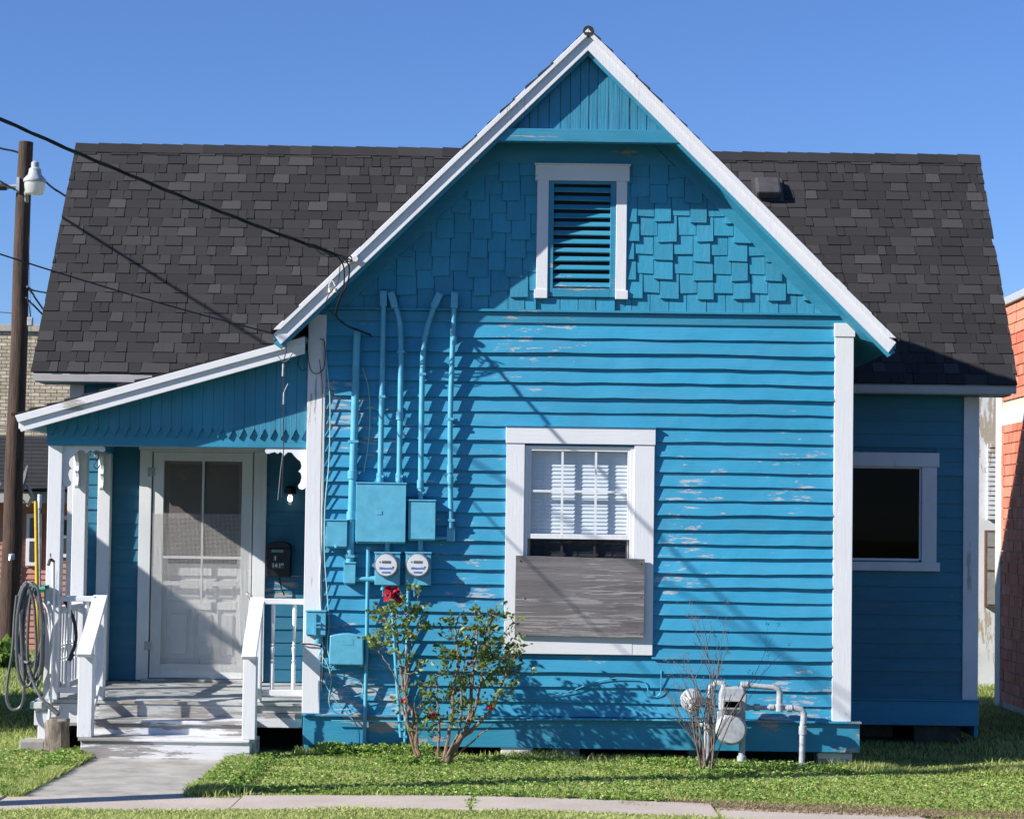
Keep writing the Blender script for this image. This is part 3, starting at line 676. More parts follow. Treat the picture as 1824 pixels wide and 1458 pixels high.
# steps
st = MB().box(-3.40, -2.13, PF-.01, PF+.02, .255, PZ-.028).box(-3.4, -2.13, -.225, PF-.01, .23, .24).build('steps', 'deck', house)
MB().box(-3.40, -2.14, -.26, PF-.012, .243, .272).build('tread', 'worn_white', st, .006)
MB().box(-3.39, -2.15, -.235, -.205, .12, .241).build('riser', 'worn_white', st, .003)
MB().box(-3.44, -2.10, -.58, -.206, .135, .160).build('tread', 'worn_white', st, .006)
MB().box(-3.42, -2.10, -.56, -.52, .0, .133).build('riser', 'worn_white', st, .004)
MB().box(-3.43, -3.40, -.52, PF, .0, .133).box(-2.13, -2.10, -.52, PF, .0, .133).build('stringer', 'worn_white', st, .004)
# posts and brackets
def bracket(c, d, mirror=1):
    """scroll-sawn corner bracket in (a,z): post on a=0, header on z=0; c origin; d 'x' or 'y'"""
    pts = [(0, 0), (.315, 0)]
    for t in range(0, 181, 30): a = math.radians(90-t); pts.append((.315+.023*math.cos(a), -.023+.023*math.sin(a)))
    pts += [(.26, -.03), (.235, -.045), (.215, -.028), (.20, -.04), (.185, -.062), (.165, -.04), (.15, -.03), (.12, -.035), (.10, -.06), (.075, -.085), (.05, -.105), (.04, -.14), (.045, -.165), (.065, -.185), (.045, -.20), (.038, -.235), (.045, -.265)]
    for t in range(60, -181, -30): a = math.radians(t); pts.append((.035+.03*math.cos(a)*1.0, -.305+.028*math.sin(a)))
    pts += [(0, -.33)]
    pts = pts[::-1]
    return [(mirror*a, z) for a, z in pts]
post = None; PX0, PX1 = -3.862, -3.747; PTOP = 2.458
posts = MB().box(PX0, PX1, PF, PF+.115, PZ, PTOP).build('porch_post', 'white', house, .005)
MB().prism([(PX1+a, PTOP-.001+z) for a, z in bracket(0, 'x')], PF+.03, PF+.062).build('bracket', 'white', posts, .002)
MB().prism([(PF+.116+a, PTOP-.001+z) for a, z in bracket(0, 'y')], PX0+.03, PX0+.06, 'x').build('bracket', 'white', posts, .002)
p2 = MB().box(PX0, PX1, 1.0, 1.115, PZ, PTOP).build('porch_post', 'white', house, .005)
MB().prism([(.999-a, PTOP-.001+z) for a, z in bracket(0, 'y')], PX0+.03, PX0+.06, 'x').build('bracket', 'white', p2, .002)
MB().prism([(1.116+a, PTOP-.001+z) for a, z in bracket(0, 'y')], PX0+.03, PX0+.06, 'x').build('bracket', 'white', p2, .002)
p3 = MB().box(PX0, PX1, HY-.115, HY-.022, PZ, PTOP).build('porch_post', 'white', house, .005)
MB().prism([(HY-.116-a, PTOP-.001+z) for a, z in bracket(0, 'y')], PX0+.03, PX0+.06, 'x').build('bracket', 'white', p3, .002)
bq = MB().prism([(XL-.003-a, PTOP-.001+z) for a, z in bracket(0, 'x')], PF-.02, PF+.012).build('bracket', 'white', house, .002)
hd = MB().box(PX0-.01, XL-.004, PF-.03, PF+.12, PTOP+.001, 2.62).box(PX0-.01, PX1+.01, PF+.12, HY-.02, PTOP+.001, 2.62).build('porch_header', 'trim_blue', house, .004)
MB().box(-3.74, XL-.004, PF+.12, HY-.02, 2.60, 2.615).build('porch_ceiling', plain('dark_teal_ceiling', (.03, .12, .14), .7), house)
# scalloped vertical boards under the porch rake
slp = .287
zr = lambda x: 3.345+slp*(x+1.757)      # top of rake
x = PX0-.01; R = random.Random(6)
pg = MB().prism([(PX0-.01, 2.621), (XL-.004, 2.621), (XL-.004, zr(XL)-.09), (PX0-.01, zr(PX0)-.09)], PF-.028, PF+.06).build('porch_gable', 'trim_blue', house)
k = 25; w = (XL-.004-x)/k
for i in range(k):
    a, b_ = x+i*w+.001, x+(i+1)*w-.001; c_ = (a+b_)/2; t = R.uniform(-.004, .004)
    MB().prism([(a, 2.615), (c_, 2.530+t), (b_, 2.615), (b_, zr(b_)-.09), (a, zr(a)-.09)], PF-.052+R.uniform(0, .004), PF-.031).build('scalloped_board', 'board_blue', pg)
# porch roof
PRY = -.20
mb = MB().prism([(-4.06, zr(-4.06)-.03), (XL-.003, zr(XL)-.03), (XL-.003, zr(XL)+.0), (-4.06, zr(-4.06)+.0)], PRY, HY-.03)
mb.prism([(-4.06, zr(-4.06)-.03), (-2.9, zr(-2.9)-.03), (-2.9, zr(-2.9)), (-4.06, zr(-4.06))], HY-.03, HY-.021)
proof = mb.build('porch_roof', 'trim_blue', house)
for (zt, zb, y0, y1, nm, xe) in ((0, .055, PRY-.044, PRY-.0225, 'rake_moulding', -4.07), (.04, .135, PRY-.022, PRY, 'rake_board', -4.05)):
    MB().prism([(xe, zr(xe)-zt), (xe+.025, zr(xe)-zb), (XL-.006, zr(XL)-zb), (XL-.006, zr(XL)-zt)], y0, y1).build(nm, 'white_h', proof, .003)
MB().box(-4.05, -4.03, PRY, HY, zr(-4.05)-.11, zr(-4.05)-.03).build('eave_board', 'white', proof, .003)
MB().add([(PX0-.01, PRY, zr(PX0)-.13), (-4.03, PRY, zr(-4.03)-.10), (-4.03, HY, zr(-4.03)-.10), (PX0-.01, HY, 2.60)], [(0, 1, 2, 3)]).build('eave_soffit', 'trim_blue', proof)
mb = MB(); x = -4.10; R = random.Random(3)
while x < XL-.01:
    x2 = min(x+.14, XL-.003); y = PRY-.04
    while y < HY-.05:
        w = R.uniform(.12, .3); y2 = min(y+w-.002, HY-.03)
        za, zb = zr(x)+.026+R.uniform(0, .005), zr(x2+.02)+.006
        xo = min(x2+.02, XL-.003)
        mb.add([(x, y, za), (x, y2, za), (xo, y2, zb), (xo, y, zb), (x, y, za-.022), (x, y2, za-.022), (xo, y2, zb-.005), (xo, y, zb-.005)], [(0, 3, 2, 1), (0, 1, 5, 4), (0, 4, 7, 3), (1, 2, 6, 5), (4, 5, 6, 7)], R.random()); y += w
    x = x2
mb.build('shingles', 'shingle', proof, kind='stuff')
# railings with turned balusters
prof = [(.017, 0), (.017, .22), (.010, .235), (.018, .25), (.010, .262), (.011, .29), (.017, .34), (.019, .36), (.010, .372), (.018, .385), (.010, .40), (.012, .43), (.017, .62), (.017, .73)]
def baluster(x, y, z0, z1, parent):
    k = (z1-z0)/.73; pr = [(r*1.0, h*k) for r, h in prof]
    return MB().lathe((x, y, z0), pr, 10).build('baluster', 'white', parent, smooth=True)
def rail(a, b_, top, bot, n, name='railing', ends=None):
    a, b_ = Vector(a), Vector(b_)
    t = MB().bar(a+Vector((0, 0, top)), b_+Vector((0, 0, top)), .075, .045).build(name, 'white_h', house, .006)
    MB().bar(a+Vector((0, 0, bot)), b_+Vector((0, 0, bot)), .045, .05).build('bottom_rail', 'white_h', t, .005)
    for i in range(n):
        p_ = a.lerp(b_, (i+.5)/n); baluster(p_.x, p_.y, bot+.025, top-.022, t)
    return t
rail((PX1, PF+.05, 0), (-3.46, PF+.05, 0), 1.215, .475, 2)
rail((-2.10, PF+.05, 0), (XL, PF+.05, 0), 1.215, .475, 2)
rail((-3.80, PF+.12, 0), (-3.80, 1.0, 0), 1.12, .475, 8)
rail((-3.80, 1.116, 0), (-3.80, HY-.12, 0), 1.12, .475, 8)
for x0, x1, n0, n1 in ((-3.475, -3.375, -3.452, -3.338), (-2.19, -2.10, -2.165, -2.06)):
    sr = MB().box(x0, x1, PF-.005, PF+.09, PZ, 1.19).build('stair_railing', 'white', house, .005)
    MB().box(n0, n1, -.56, -.46, .161, .80).build('newel_post', 'white', sr, .005)
    c0, c1 = (x0+x1)/2, (n0+n1)/2
    A, B = Vector((c0, PF+.07, 1.235)), Vector((c1, -.63, .80))
    MB().bar(A, B, .115, .032).build('sloped_handrail', 'white', sr, .005)
    MB().bar((c0, PF, .50), (c1, -.46, .225), .05, .05).build('sloped_rail', 'white', sr, .004)
    for t in (.35, .7): baluster(c0+(c1-c0)*t, PF-.02-.44*t, .50-.28*t, 1.18-.36*t-.02, sr)

# foundation piers
for (x, y, w, h, mt) in ((-.02, -.03, .13, .075, 'worn_white'), (-1.62, .02, .12, .10, 'skirt_blue'), (.38, .15, .11, .075, 'worn_white'), (2.55, .05, .14, .1, 'worn_white'), (1.5, .3, .12, .1, 'concrete'), (3.85, HY+.25, .22, .12, 'darkpier'), (3.3, HY+.6, .2, .12, 'darkpier')):
    MB().box(x-w, x+w, y, y+.22, gz(x)-.05, gz(x)+h+.02).build('pier_block', mt, house, .012)

# ================================================================== WALL SERVICES
def P(px, py, Y): return at(px, py, Y)
def pipe(name, label, pts, r, cat='conduit', coup=(), head=None, Y=-.075, mat='metal_blue', group='conduits on the front wall'):
    """pts in photo pixels on the plane Y just off the wall"""
    ps = [P(a, b_, Y) for a, b_ in pts]; base = ps[-1]
    t = thing(name, label, cat, base, group)
    MB().tube(curve(ps, 5) if len(ps) > 2 else ps, r, 10).build('pipe', mat, t, smooth=True)
    for (a, b_) in coup:
        c = P(a, b_, Y); MB().lathe(c, [(r*1.02, -.035), (r*1.28, -.033), (r*1.28, .033), (r*1.02, .035)], 12).build('coupling', mat, t, smooth=True)
    for (a, b_) in [pts[len(pts)//2], pts[-1]]:
        c = P(a+1, b_-14, Y); MB().box(c.x-r*1.8, c.x+r*1.8, -.025, -.02, c.z-.012, c.z+.012).box(c.x-r*1.15, c.x+r*1.15, Y-r-.003, -.0251, c.z-.01, c.z+.01).build('strap', mat, t)
    if head:
        (a, b_), (c, d_) = head; MB().bar(P(a, b_, Y), P(c, d_, Y), .058, .062, (0, 1, 0)).build('service_head', mat, t, .008)
    return t
pipe('conduit', 'thick blue conduit leftmost of the five, ending in a small junction box', [(636, 590), (630, 800), (623, 1004)], .031, coup=[(628, 845), (626, 918)])
pipe('conduit', 'straight blue conduit with upright head, entering the left side of the large panel', [(683, 540), (680, 720), (677, 862)], .0225, coup=[(677, 850)], head=((683, 518), (683, 546)))
pipe('conduit', 'blue conduit with head bent to the left, entering the right side of the large panel', [(704, 544), (712, 575), (714, 640), (711, 862)], .0225, coup=[(712, 740), (711, 850)], head=((696, 520), (704, 548)))
pipe('conduit', 'blue conduit with head bent to the right, entering the medium breaker box', [(774, 544), (757, 600), (752, 680), (749, 893)], .0225, coup=[(749, 862)], head=((784, 522), (772, 548)))
pipe('conduit', 'rightmost of the five blue conduits, with upright head, beside the medium box', [(809, 545), (806, 620), (802, 760), (803, 940)], .0215, coup=[(808, 606), (802, 835), (802, 855)], head=((810, 520), (809, 549)))
pipe('conduit', 'thin blue pipe running down past the utility cabinet into the weeds', [(656, 973), (653, 1150), (649, 1335)], .0155)
pipe('conduit', 'thin cyan pipe behind the left rose bush', [(699, 1088), (706, 1200), (714, 1312)], .014)
pipe('conduit', 'thin blue pipe rising behind the red rose to the meters', [(727, 1050), (724, 1180), (721, 1325)], .013)
def ebox(name, label, x0, y0, x1, y1, depth, cat, lid=True, Yb=-.012, mat='metal_blue', knob=False, group=None, seal=True):
    a, b_ = P(x0, y0, -.02-depth), P(x1, y1, -.02-depth)
    t = thing(name, label, cat, ((a.x+b_.x)/2, -.02, b_.z), group)
    MB().box(a.x, b_.x, -.02-depth, Yb, b_.z, a.z).build('body', mat, t, .004)
    if lid:
        MB().box(a.x-.006, b_.x+.006, -.034-depth, -.021-depth, b_.z+.012, a.z+.004).build('cover', mat, t, .004)
        MB().box(a.x-.010, b_.x+.010, -.042-depth, Yb, a.z+.005, a.z+.017).build('rain_lip', mat, t, .003)
    if knob:
        c = ((a.x+b_.x)/2, -.034-depth, b_.z+.012); MB().lathe(c, [(.006, -.02), (.014, -.016), (.014, -.004), (.006, 0)], 10, 'y').build('latch_knob', mat, t, smooth=True)
    return t, a, b_
bigp, a, b_ = ebox('panelboard', 'large flat blue electrical panel above the left meter', 636, 862, 721, 968, .13, 'electrical box')
MB().box((a.x+b_.x)/2-.03, (a.x+b_.x)/2+.01, -.168, -.1641, 1.93, 1.96).build('embossed_mark', 'metal_blue', bigp, .001)
ebox('breaker_box', 'medium upright blue breaker box above the right meter', 729, 893, 774, 963, .11, 'electrical box')
ebox('junction_box', 'square blue box with round knob between white corner board and thick conduit', 582, 928, 617, 976, .09, 'electrical box', knob=True)
ebox('junction_box', 'small narrow blue box at the foot of the thick conduit', 614, 1004, 632, 1041, .07, 'electrical box')
ebox('outlet_box', 'small blue box at the foot of the rightmost conduit', 796, 937, 810, 964, .055, 'electrical box', lid=False)
cab, a, b_ = ebox('utility_cabinet', 'wide blue cabinet with rounded top, low beside the thin pipe', 588, 1131, 647, 1184, .10, 'electrical box', lid=False)
arc = [(a.x-.006, b_.z), (b_.x+.006, b_.z)]+[(a.x+(b_.x-a.x)*t, a.z+.022*math.sin(math.pi*t)) for t in (1.0, .85, .6, .4, .15, 0)]
MB().prism(arc, -.142, -.121).build('cover', 'metal_blue', cab, .01)
MB().box(a.x+.09, a.x+.19, -.1435, -.1421, a.z-.075, a.z-.03).build('embossed_plate', 'metal_blue', cab, .001)
dis, a, b_ = ebox('disconnect_box', 'blue switch box with a hasp, mounted across the white corner board', 547, 1090, 579, 1133, .10, 'electrical box', Yb=-.036)
MB().box(a.x+.06, a.x+.078, -.15, -.134, b_.z+.01, a.z-.01).box(a.x+.08, a.x+.115, -.15, -.134, b_.z+.07, b_.z+.082).box(a.x+.08, a.x+.115, -.15, -.134, b_.z+.10, b_.z+.112).build('hasp', 'metal_blue', dis)
MB().lathe((a.x+.09, -.08, b_.z-.06), [(.028, 0), (.034, .02), (.03, .06)], 12).build('hub', 'metal_blue', dis, smooth=True)
# horizontal conduit stubs
t = thing('conduit', 'short horizontal blue conduit joining the small box to the left meter', 'conduit', P(650, 1030, -.07), 'conduits on the front wall')
MB().tube([P(630, 1031, -.07), P(655, 1031, -.07)], .02, 10).build('pipe', 'metal_blue', t, smooth=True); MB().tube([P(652, 1031, -.07), P(668, 1031, -.07)], .026, 10).build('coupling', 'metal_blue', t, smooth=True)
t = thing('conduit', 'short horizontal blue conduit between the medium box and the rightmost conduit', 'conduit', P(785, 957, -.06), 'conduits on the front wall')
MB().tube([P(772, 958, -.06), P(800, 958, -.06)], .014, 10).build('pipe', 'metal_blue', t, smooth=True); MB().tube([P(776, 958, -.06), P(782, 958, -.06)], .018, 10).build('coupling', 'metal_blue', t, smooth=True)
for (lab, xs_) in (('short vertical nipple linking the large panel to the left meter', 690), ('short vertical nipple linking the medium box to the right meter', 749)):
    t = thing('conduit', lab, 'conduit', P(xs_, 975, -.06), 'conduits on the front wall')
    MB().tube([P(xs_, 962, -.06), P(xs_, 986, -.06)], .022, 10).build('pipe', 'metal_blue', t, smooth=True); MB().lathe(P(xs_, 980, -.06), [(.024, -.008), (.03, -.008), (.03, .008), (.024, .008)], 6).build('locknut', 'metal_blue', t)
for (x0, x1, cx_, cy_, lab) in ((668, 712, 689, 1006, 'left electric meter with round glass dial on blue socket, above the red rose'), (723, 767, 745, 1006, 'right electric meter with round glass dial on blue socket, under the medium box')):
    t, a, b_ = ebox('electric_meter', lab, x0, 984, x1, 1042, .09, 'electric meter', lid=False, group='electric meters')
    MB().box(a.x-.006, b_.x+.006, -.122, -.012, a.z-.004, a.z+.008).build('rain_lip', 'metal_blue', t, .003)
    c = P(cx_, cy_, -.11); cyl = MB().lathe((c.x, -.11, c.z), [(.098, 0), (.100, -.02), (.094, -.03), (.088, -.03)], 32, 'y').build('sealing_ring', 'steel', t, smooth=True)
    MB().lathe((c.x, -.14, c.z), [(.086, 0), (.086, -.03), (.083, -.034)], 32, 'y').build('dial_face', 'dial', t, smooth=True)
    f0 = -.1745
    MB().box(c.x-.035, c.x+.035, f0-.002, f0, c.z+.016, c.z+.036).build('display', 'lcd', t)
    MB().box(c.x-.055, c.x-.047, f0-.002, f0, c.z+.02, c.z+.032).box(c.x+.048, c.x+.06, f0-.002, f0, c.z-.02, c.z-.008).build('button', 'lcd', t)
    mbb = MB()
    R = random.Random(5); 
    for i in range(12): mbb.box(c.x-.055+i*.0092, c.x-.055+i*.0092+.008, f0-.0015, f0, c.z-.030-R.uniform(0, .003), c.z-.022+R.uniform(0, .008))
    for i in range(9): mbb.box(c.x-.034+i*.0078, c.x-.034+i*.0078+.006, f0-.0015, f0, c.z-.062-R.uniform(0, .002), c.z-.052+R.uniform(0, .002))
    mbb.build('printed_markings', 'dialblue', t)
    dome = [(.088, 0), (.088, -.035), (.082, -.055), (.06, -.066), (.03, -.071), (.002, -.072)]
    MB().lathe((c.x, -.13, c.z), dome, 32, 'y').build('glass_dome', glass('meter_glass_%d' % x0, (.97, .97, .98), .05), t, smooth=True)
    MB().tube([(c.x-.03, -.08, b_.z), (c.x-.03, -.08, b_.z-.04)], .02, 10).tube([(c.x-.03, -.085, b_.z-.04), (c.x-.03, -.085, b_.z-.09)], .005, 6).build('tag_wire', 'metal_blue', t, smooth=True)

# thin wires down the corner board and over the wall
R = random.Random(21)
def wire(label, pts, r, mat, name='wire', group='thin wires on the front wall', n=8, cat='wire'):
    return MB().tube(curve(pts, n), r, 6).build(name, mat, None, smooth=True, label=label, cat=cat, group=group)
wmat_g = plain('pale_green_wire', (.33, .5, .44), .5); wmat_w = plain('dirty_white_wire', (.5, .49, .46), .5)
def onwall(pts, Y=-.045, j=0): return [P(a+R.uniform(-j, j), b_, Y+R.uniform(-.008, .004)) for a, b_ in pts]
wire('pale green wire hanging from the eave down beside the corner board to the cabinet', onwall([(578, 610), (583, 660), (588, 720), (586, 820), (579, 900), (578, 985), (583, 1060), (586, 1110), (583, 1150), (590, 1185)], -.05), .005, wmat_g)
wire('dirty white wire stapled tight along the right edge of the white corner board', onwall([(575, 600), (577, 690), (574, 790), (572, 880), (574, 960), (571, 1050), (575, 1140), (573, 1230)], -.042, 1.5), .004, wmat_w)
wire('thin dark wire running along the corner board edge', onwall([(570, 640), (573, 700), (571, 830), (569, 950), (574, 1060), (577, 1170), (575, 1225)], -.044, 1.5), .003, M['black'])
wire('short pale wire dangling beside the thick conduit', onwall([(646, 655), (656, 690), (659, 740), (656, 790), (648, 840)], -.04), .004, wmat_g)
wire('blue painted wire sagging across the wall from the rose bushes to a loop', onwall([(905, 1238), (950, 1243), (1010, 1232), (1060, 1214), (1100, 1207), (1145, 1212), (1157, 1235), (1168, 1240), (1177, 1230), (1178, 1193)], -.035), .0045, M['metal_blue'])
wire('long blue wire fixed along the top of the skirting', onwall([(590, 1283), (760, 1284), (1000, 1281), (1220, 1283), (1290, 1286)], -.09), .006, M['metal_blue'])
for k, pts in enumerate(([(640, 1215), (610, 1222), (588, 1240), (590, 1262), (612, 1272), (642, 1266)], [(600, 1200), (640, 1212), (645, 1235), (615, 1240), (585, 1228)], [(592, 1190), (580, 1215), (600, 1250), (635, 1290), (640, 1320), (636, 1336)], [(570, 1165), (582, 1180), (590, 1210), (586, 1245), (595, 1262), (630, 1262)], [(575, 1150), (568, 1172), (580, 1188), (600, 1186)])):
    wire(('loose blue wire loop below the cabinet', 'second tangle of blue wire below the cabinet', 'blue wire trailing from the cabinet down the skirt board', 'blue wire curling from the corner board under the cabinet', 'short curl of wire at the foot of the switch box')[k], onwall(pts, -.07), .0045, M['metal_blue'] if k != 3 else wmat_g)
# wire wrapped round corner board
wire('dark wire wrapped round the corner board below the switch box', [Vector((-1.77, .0, .90)), Vector((-1.765, -.05, .885)), Vector((-1.68, -.055, .88)), Vector((-1.6, -.05, .86)), Vector((-1.57, -.05, .80))], .006, M['black'])

# ================================================================== OVERHEAD CABLES, POLES
# street pole standing on the verge left of the picture, carries the service drop
def pole(base, top, r0, r1, label):
    t = thing('utility_pole', label, 'utility pole', base)
    n = 9; pts = [Vector(base).lerp(Vector(top), i/(n-1)) for i in range(n)]; pts = [p+Vector((rnd(-.01, .01), rnd(-.01, .01), 0)) for p in pts]
    MB().tube(pts, [r0+(r1-r0)*i/(n-1) for i in range(n)], 16).build('shaft', 'pole', t, smooth=True); return t
SP = Vector((-5.85, -4.4, 0))
pl = pole((SP.x, SP.y, -.05), (SP.x, SP.y, 7.4), .13, .10, 'brown street pole on the grass verge left of the house, carrying the service cable')
MB().box(SP.x-.9, SP.x+.9, SP.y-.17, SP.y-.09, 6.7, 6.82).build('crossarm', 'pole', pl, .01)
A1 = SP+Vector((.1, .1, 5.5)); B1 = P(620, 461, RY-.12)
def sag(a, b_, s, n=24, wob=0):
    out = []
    for i in range(n+1):
        t = i/n; p = a.lerp(b_, t); p.z -= 4*s*t*(1-t); out.append(p)
    return out
# triplex: three strands twisted
base_ = sag(A1, B1, .12, 120)
tri = thing('service_cable', 'thick twisted black power cable running from upper left down to the gable edge', 'cable', A1)
for k in range(3):
    pts = []
    for i, p in enumerate(base_):
        ph = i*.38+k*2.094; pts.append(p+Vector((0, math.cos(ph), math.sin(ph)))*.0085)
    MB().tube(pts, .0072 if k else .0055, 6).build('strand', 'black', tri, smooth=True)
wire('thin black telephone cable crossing in front of the roof to the porch corner', sag(SP+Vector((.1, .1, 4.36)), P(540, 607, -.12), .10, 30), .0065, M['black'], 'telephone_cable', None, 2, 'cable')
# clamp, insulator and drip loops at the gable edge
cl = thing('service_clamp', 'pale insulator knob with black cable loops fixed to the white left rake', 'insulator', B1)
MB().lathe(P(634, 463, RY-.04), [(.022, 0), (.026, -.02), (.02, -.04), (.026, -.06), (.022, -.08)], 14, 'y').build('knob', 'ceramic', cl, smooth=True)
for k, (cx_, cy_) in enumerate(((622, 461), (614, 463))):
    c = P(cx_, cy_, RY-.10); MB().tube([c+Vector((math.cos(t)*.022, -.012*k, math.sin(t)*.022)) for t in [i*math.pi/6 for i in range(13)]], .006, 6).build('wire_ring', 'black', cl, smooth=True)
def PL(pts): return [P(a, b_, Y) for a, b_, Y in pts]
wire('outer black drip loop hanging from the gable edge over the conduit heads', PL([(600, 455, -.56), (612, 475, -.56), (612, 510, -.5), (600, 545, -.4), (600, 565, -.3), (622, 582, -.2), (648, 592, -.16), (664, 600, -.14)]), .0065, M['black'], 'drip_loop', 'black drip loops under the left rake')
wire('inner black drip loop hanging just right of the outer one', PL([(598, 453, -.57), (620, 470, -.57), (620, 500, -.5), (603, 540, -.4), (600, 563, -.3), (615, 578, -.2), (640, 588, -.15), (660, 596, -.12)]), .0065, M['black'], 'drip_loop', 'black drip loops under the left rake')
wire('thin black wire from the rake insulators down to the drip loops', PL([(606, 470, -.54), (603, 498, -.53), (596, 512, -.53), (584, 528, -.5), (582, 545, -.4), (596, 562, -.3), (612, 574, -.2)]), .004, M['black'], 'drip_loop', 'black drip loops under the left rake')
wire('black splice of wires above the cable clamp at the end of the power cable', PL([(545, 434, -.62), (560, 436, -.6), (572, 442, -.58), (580, 450, -.57), (592, 456, -.57), (612, 458, -.57), (628, 464, -.57)]), .006, M['black'], 'cable_splice', None)
wire('lower black wire bowing under the splice of the power cable', PL([(556, 436, -.6), (566, 447, -.6), (577, 453, -.59), (590, 449, -.58), (604, 456, -.57)]), .005, M['black'], 'cable_splice', None)
ins = thing('insulator_pair', 'pair of small white ceramic insulators hooked under the left rake', 'insulator', P(592, 518, RY-.05))
for a, b_ in ((588, 517), (597, 517)): MB().lathe(P(a, b_, RY-.06), [(.006, -.02), (.018, -.014), (.014, 0), (.018, .014), (.006, .02)], 12).build('bell', 'ceramic', ins, smooth=True)
MB().tube(curve(PL([(588, 520, -.5), (586, 508, -.5), (592, 500, -.49), (598, 512, -.5)]), 6), .004, 6).build('hook', 'ceramic', ins, smooth=True)
# wire hanging in front of the porch gable with turnbuckles
hg = thing('guy_wire', 'black wire with small turnbuckles hanging in front of the porch gable', 'wire', P(505, 612, PRY-.08))
MB().tube(PL([(509, 604, PRY-.08), (510, 625, PRY-.08), (505, 643, PRY-.08), (505, 800, PRY-.08), (503, 850, PRY-.08), (501, 886, PRY-.08)]), .0042, 6).build('strand', 'black', hg, smooth=True)
MB().tube(PL([(505, 648, PRY-.08), (504, 670, PRY-.08)]), .011, 8).build('turnbuckle', 'steel', hg, smooth=True)
MB().tube(PL([(506, 698, PRY-.08), (505, 720, PRY-.08)]), .009, 8).build('turnbuckle', 'steel', hg, smooth=True)
MB().tube(PL([(494, 632, PRY-.08), (501, 642, PRY-.08), (505, 645, PRY-.08), (514, 640, PRY-.08), (522, 628, PRY-.08)]), .0035, 6).tube(PL([(513, 683, PRY-.08), (508, 693, PRY-.08), (506, 698, PRY-.08)]), .0035, 6).build('frayed_end', 'steel', hg, smooth=True)
MB().tube(PL([(505, 800, PRY-.08), (500, 835, PRY-.08), (495, 890, PRY-.08)]), .003, 6).build('loose_tail', 'steel', hg, smooth=True)
wire('thin black wire looping from the telephone cable over the corner board', PL([(543, 607, -.1), (548, 622, -.07), (550, 645, -.06), (556, 662, -.06), (568, 664, -.06), (578, 650, -.06), (578, 610, -.06), (570, 603, -.06)]), .0035, M['black'], 'wire_loop', None)
wire('thin black wire curling left of the corner board under the porch rake', PL([(548, 620, -.12), (536, 632, -.1), (531, 648, -.1), (538, 660, -.1), (546, 655, -.1)]), .0035, M['black'], 'wire_loop', None)

# pole behind the house on the left, with a barn light
PY = 9.9
pb, pt = P(14, 1182, PY), P(45, 253, PY)
pb.z = gz(pb.x)-.05
pole2 = pole(pb, pt, .135, .092, 'dark weathered wooden pole behind the porch at the left, holding a lamp')
bl = thing('yard_lamp', 'grey yard lamp with a bell housing and ribbed glass bowl on the wooden pole', 'lamp', P(62, 325, PY-.3))
c = P(62, 325, PY-.35)
MB().lathe(c, [(.03, .27), (.05, .25), (.05, .19), (.075, .17), (.085, .10), (.14, .04), (.145, .01), (.14, 0)], 20).build('housing', 'galv', bl, smooth=True)
MB().lathe(c, [(.128, -.002), (.132, -.03), (.118, -.12), (.108, -.145), (.09, -.15)], 24).build('glass_bowl', 'frost', bl, smooth=True)
MB().tube([c+Vector((-.05, .0, .02)), c+Vector((-.13, .1, -.12)), c+Vector((-.17, .3, -.2))], .028, 8).build('arm', 'galv', bl, smooth=True)
ar = thing('side_bracket', 'short pale pipe bracket sticking out left of the wooden pole', 'bracket', P(18, 333, PY))
MB().tube([P(32, 332, PY-.05), P(8, 333, PY-.1)], .028, 8).build('pipe', 'galv', ar, smooth=True); MB().tube([P(12, 333, PY-.1), P(-6, 333, PY-.1)], .045, 8).build('socket', 'black', ar, smooth=True)
MB().box(P(33, 330, PY).x, P(38, 330, PY).x, PY-.12, PY-.02, P(30, 345, PY).z, P(30, 318, PY).z).build('plate', 'galv', ar)
wire('twisted black cable coming from the left to the top of the wooden pole', PL([(-60, 248, PY), (0, 264, PY), (24, 269, PY), (45, 276, PY)]), .013, M['black'], 'overhead_cable', 'cables on the rear pole', 6, 'cable')
wire('black cable descending from the pole top past the lamp to behind the roof', PL([(45, 276, PY), (58, 293, PY), (80, 322, PY), (100, 339, PY+.3), (121, 352, PY+.6), (300, 470, PY+4), (520, 600, PY+9)]), .014, M['black'], 'overhead_cable', 'cables on the rear pole', 6, 'cable')
wire('black cable dropping from the side bracket of the wooden pole out past the left edge', sag(P(27, 338, PY-.1), SP+Vector((0, .1, 5.95)), .16, 30), .013, M['black'], 'overhead_cable', 'cables on the rear pole', 6, 'cable')
wire('upper of the two short cables leaving the pole just above the brick building', PL([(48, 510, PY-.1), (60, 517, PY), (80, 521, PY), (300, 560, PY+6)]), .010, M['black'], 'overhead_cable', 'cables on the rear pole', 6, 'cable')
wire('middle short cable slanting from the pole to the roof edge', PL([(48, 512, PY-.1), (60, 525, PY), (75, 548, PY), (200, 720, PY+3)]), .012, M['black'], 'overhead_cable', 'cables on the rear pole', 6, 'cable')
wire('lowest short cable slanting from the pole to the roof edge', PL([(46, 530, PY-.1), (58, 542, PY), (73, 557, PY), (200, 690, PY+3)]), .012, M['black'], 'overhead_cable', 'cables on the rear pole', 6, 'cable')
wire('thin dark wire reaching the pole from the left edge at brick building height', PL([(-40, 553, PY+2), (0, 556, PY+1), (28, 558, PY)]), .006, M['black'], 'overhead_cable', 'cables on the rear pole', 6, 'cable')
wire('hair-thin wire hanging down the right side of the wooden pole', PL([(51, 420, PY-.1), (53, 500, PY-.1), (55, 560, PY-.1), (55, 700, PY-.1), (56, 850, PY-.1)]), .0035, M['black'], 'ground_wire', None, 4, 'cable')
bx = thing('pole_box', 'small grey connector hanging at the right of the wooden pole', 'connector', P(53, 572, PY-.15))
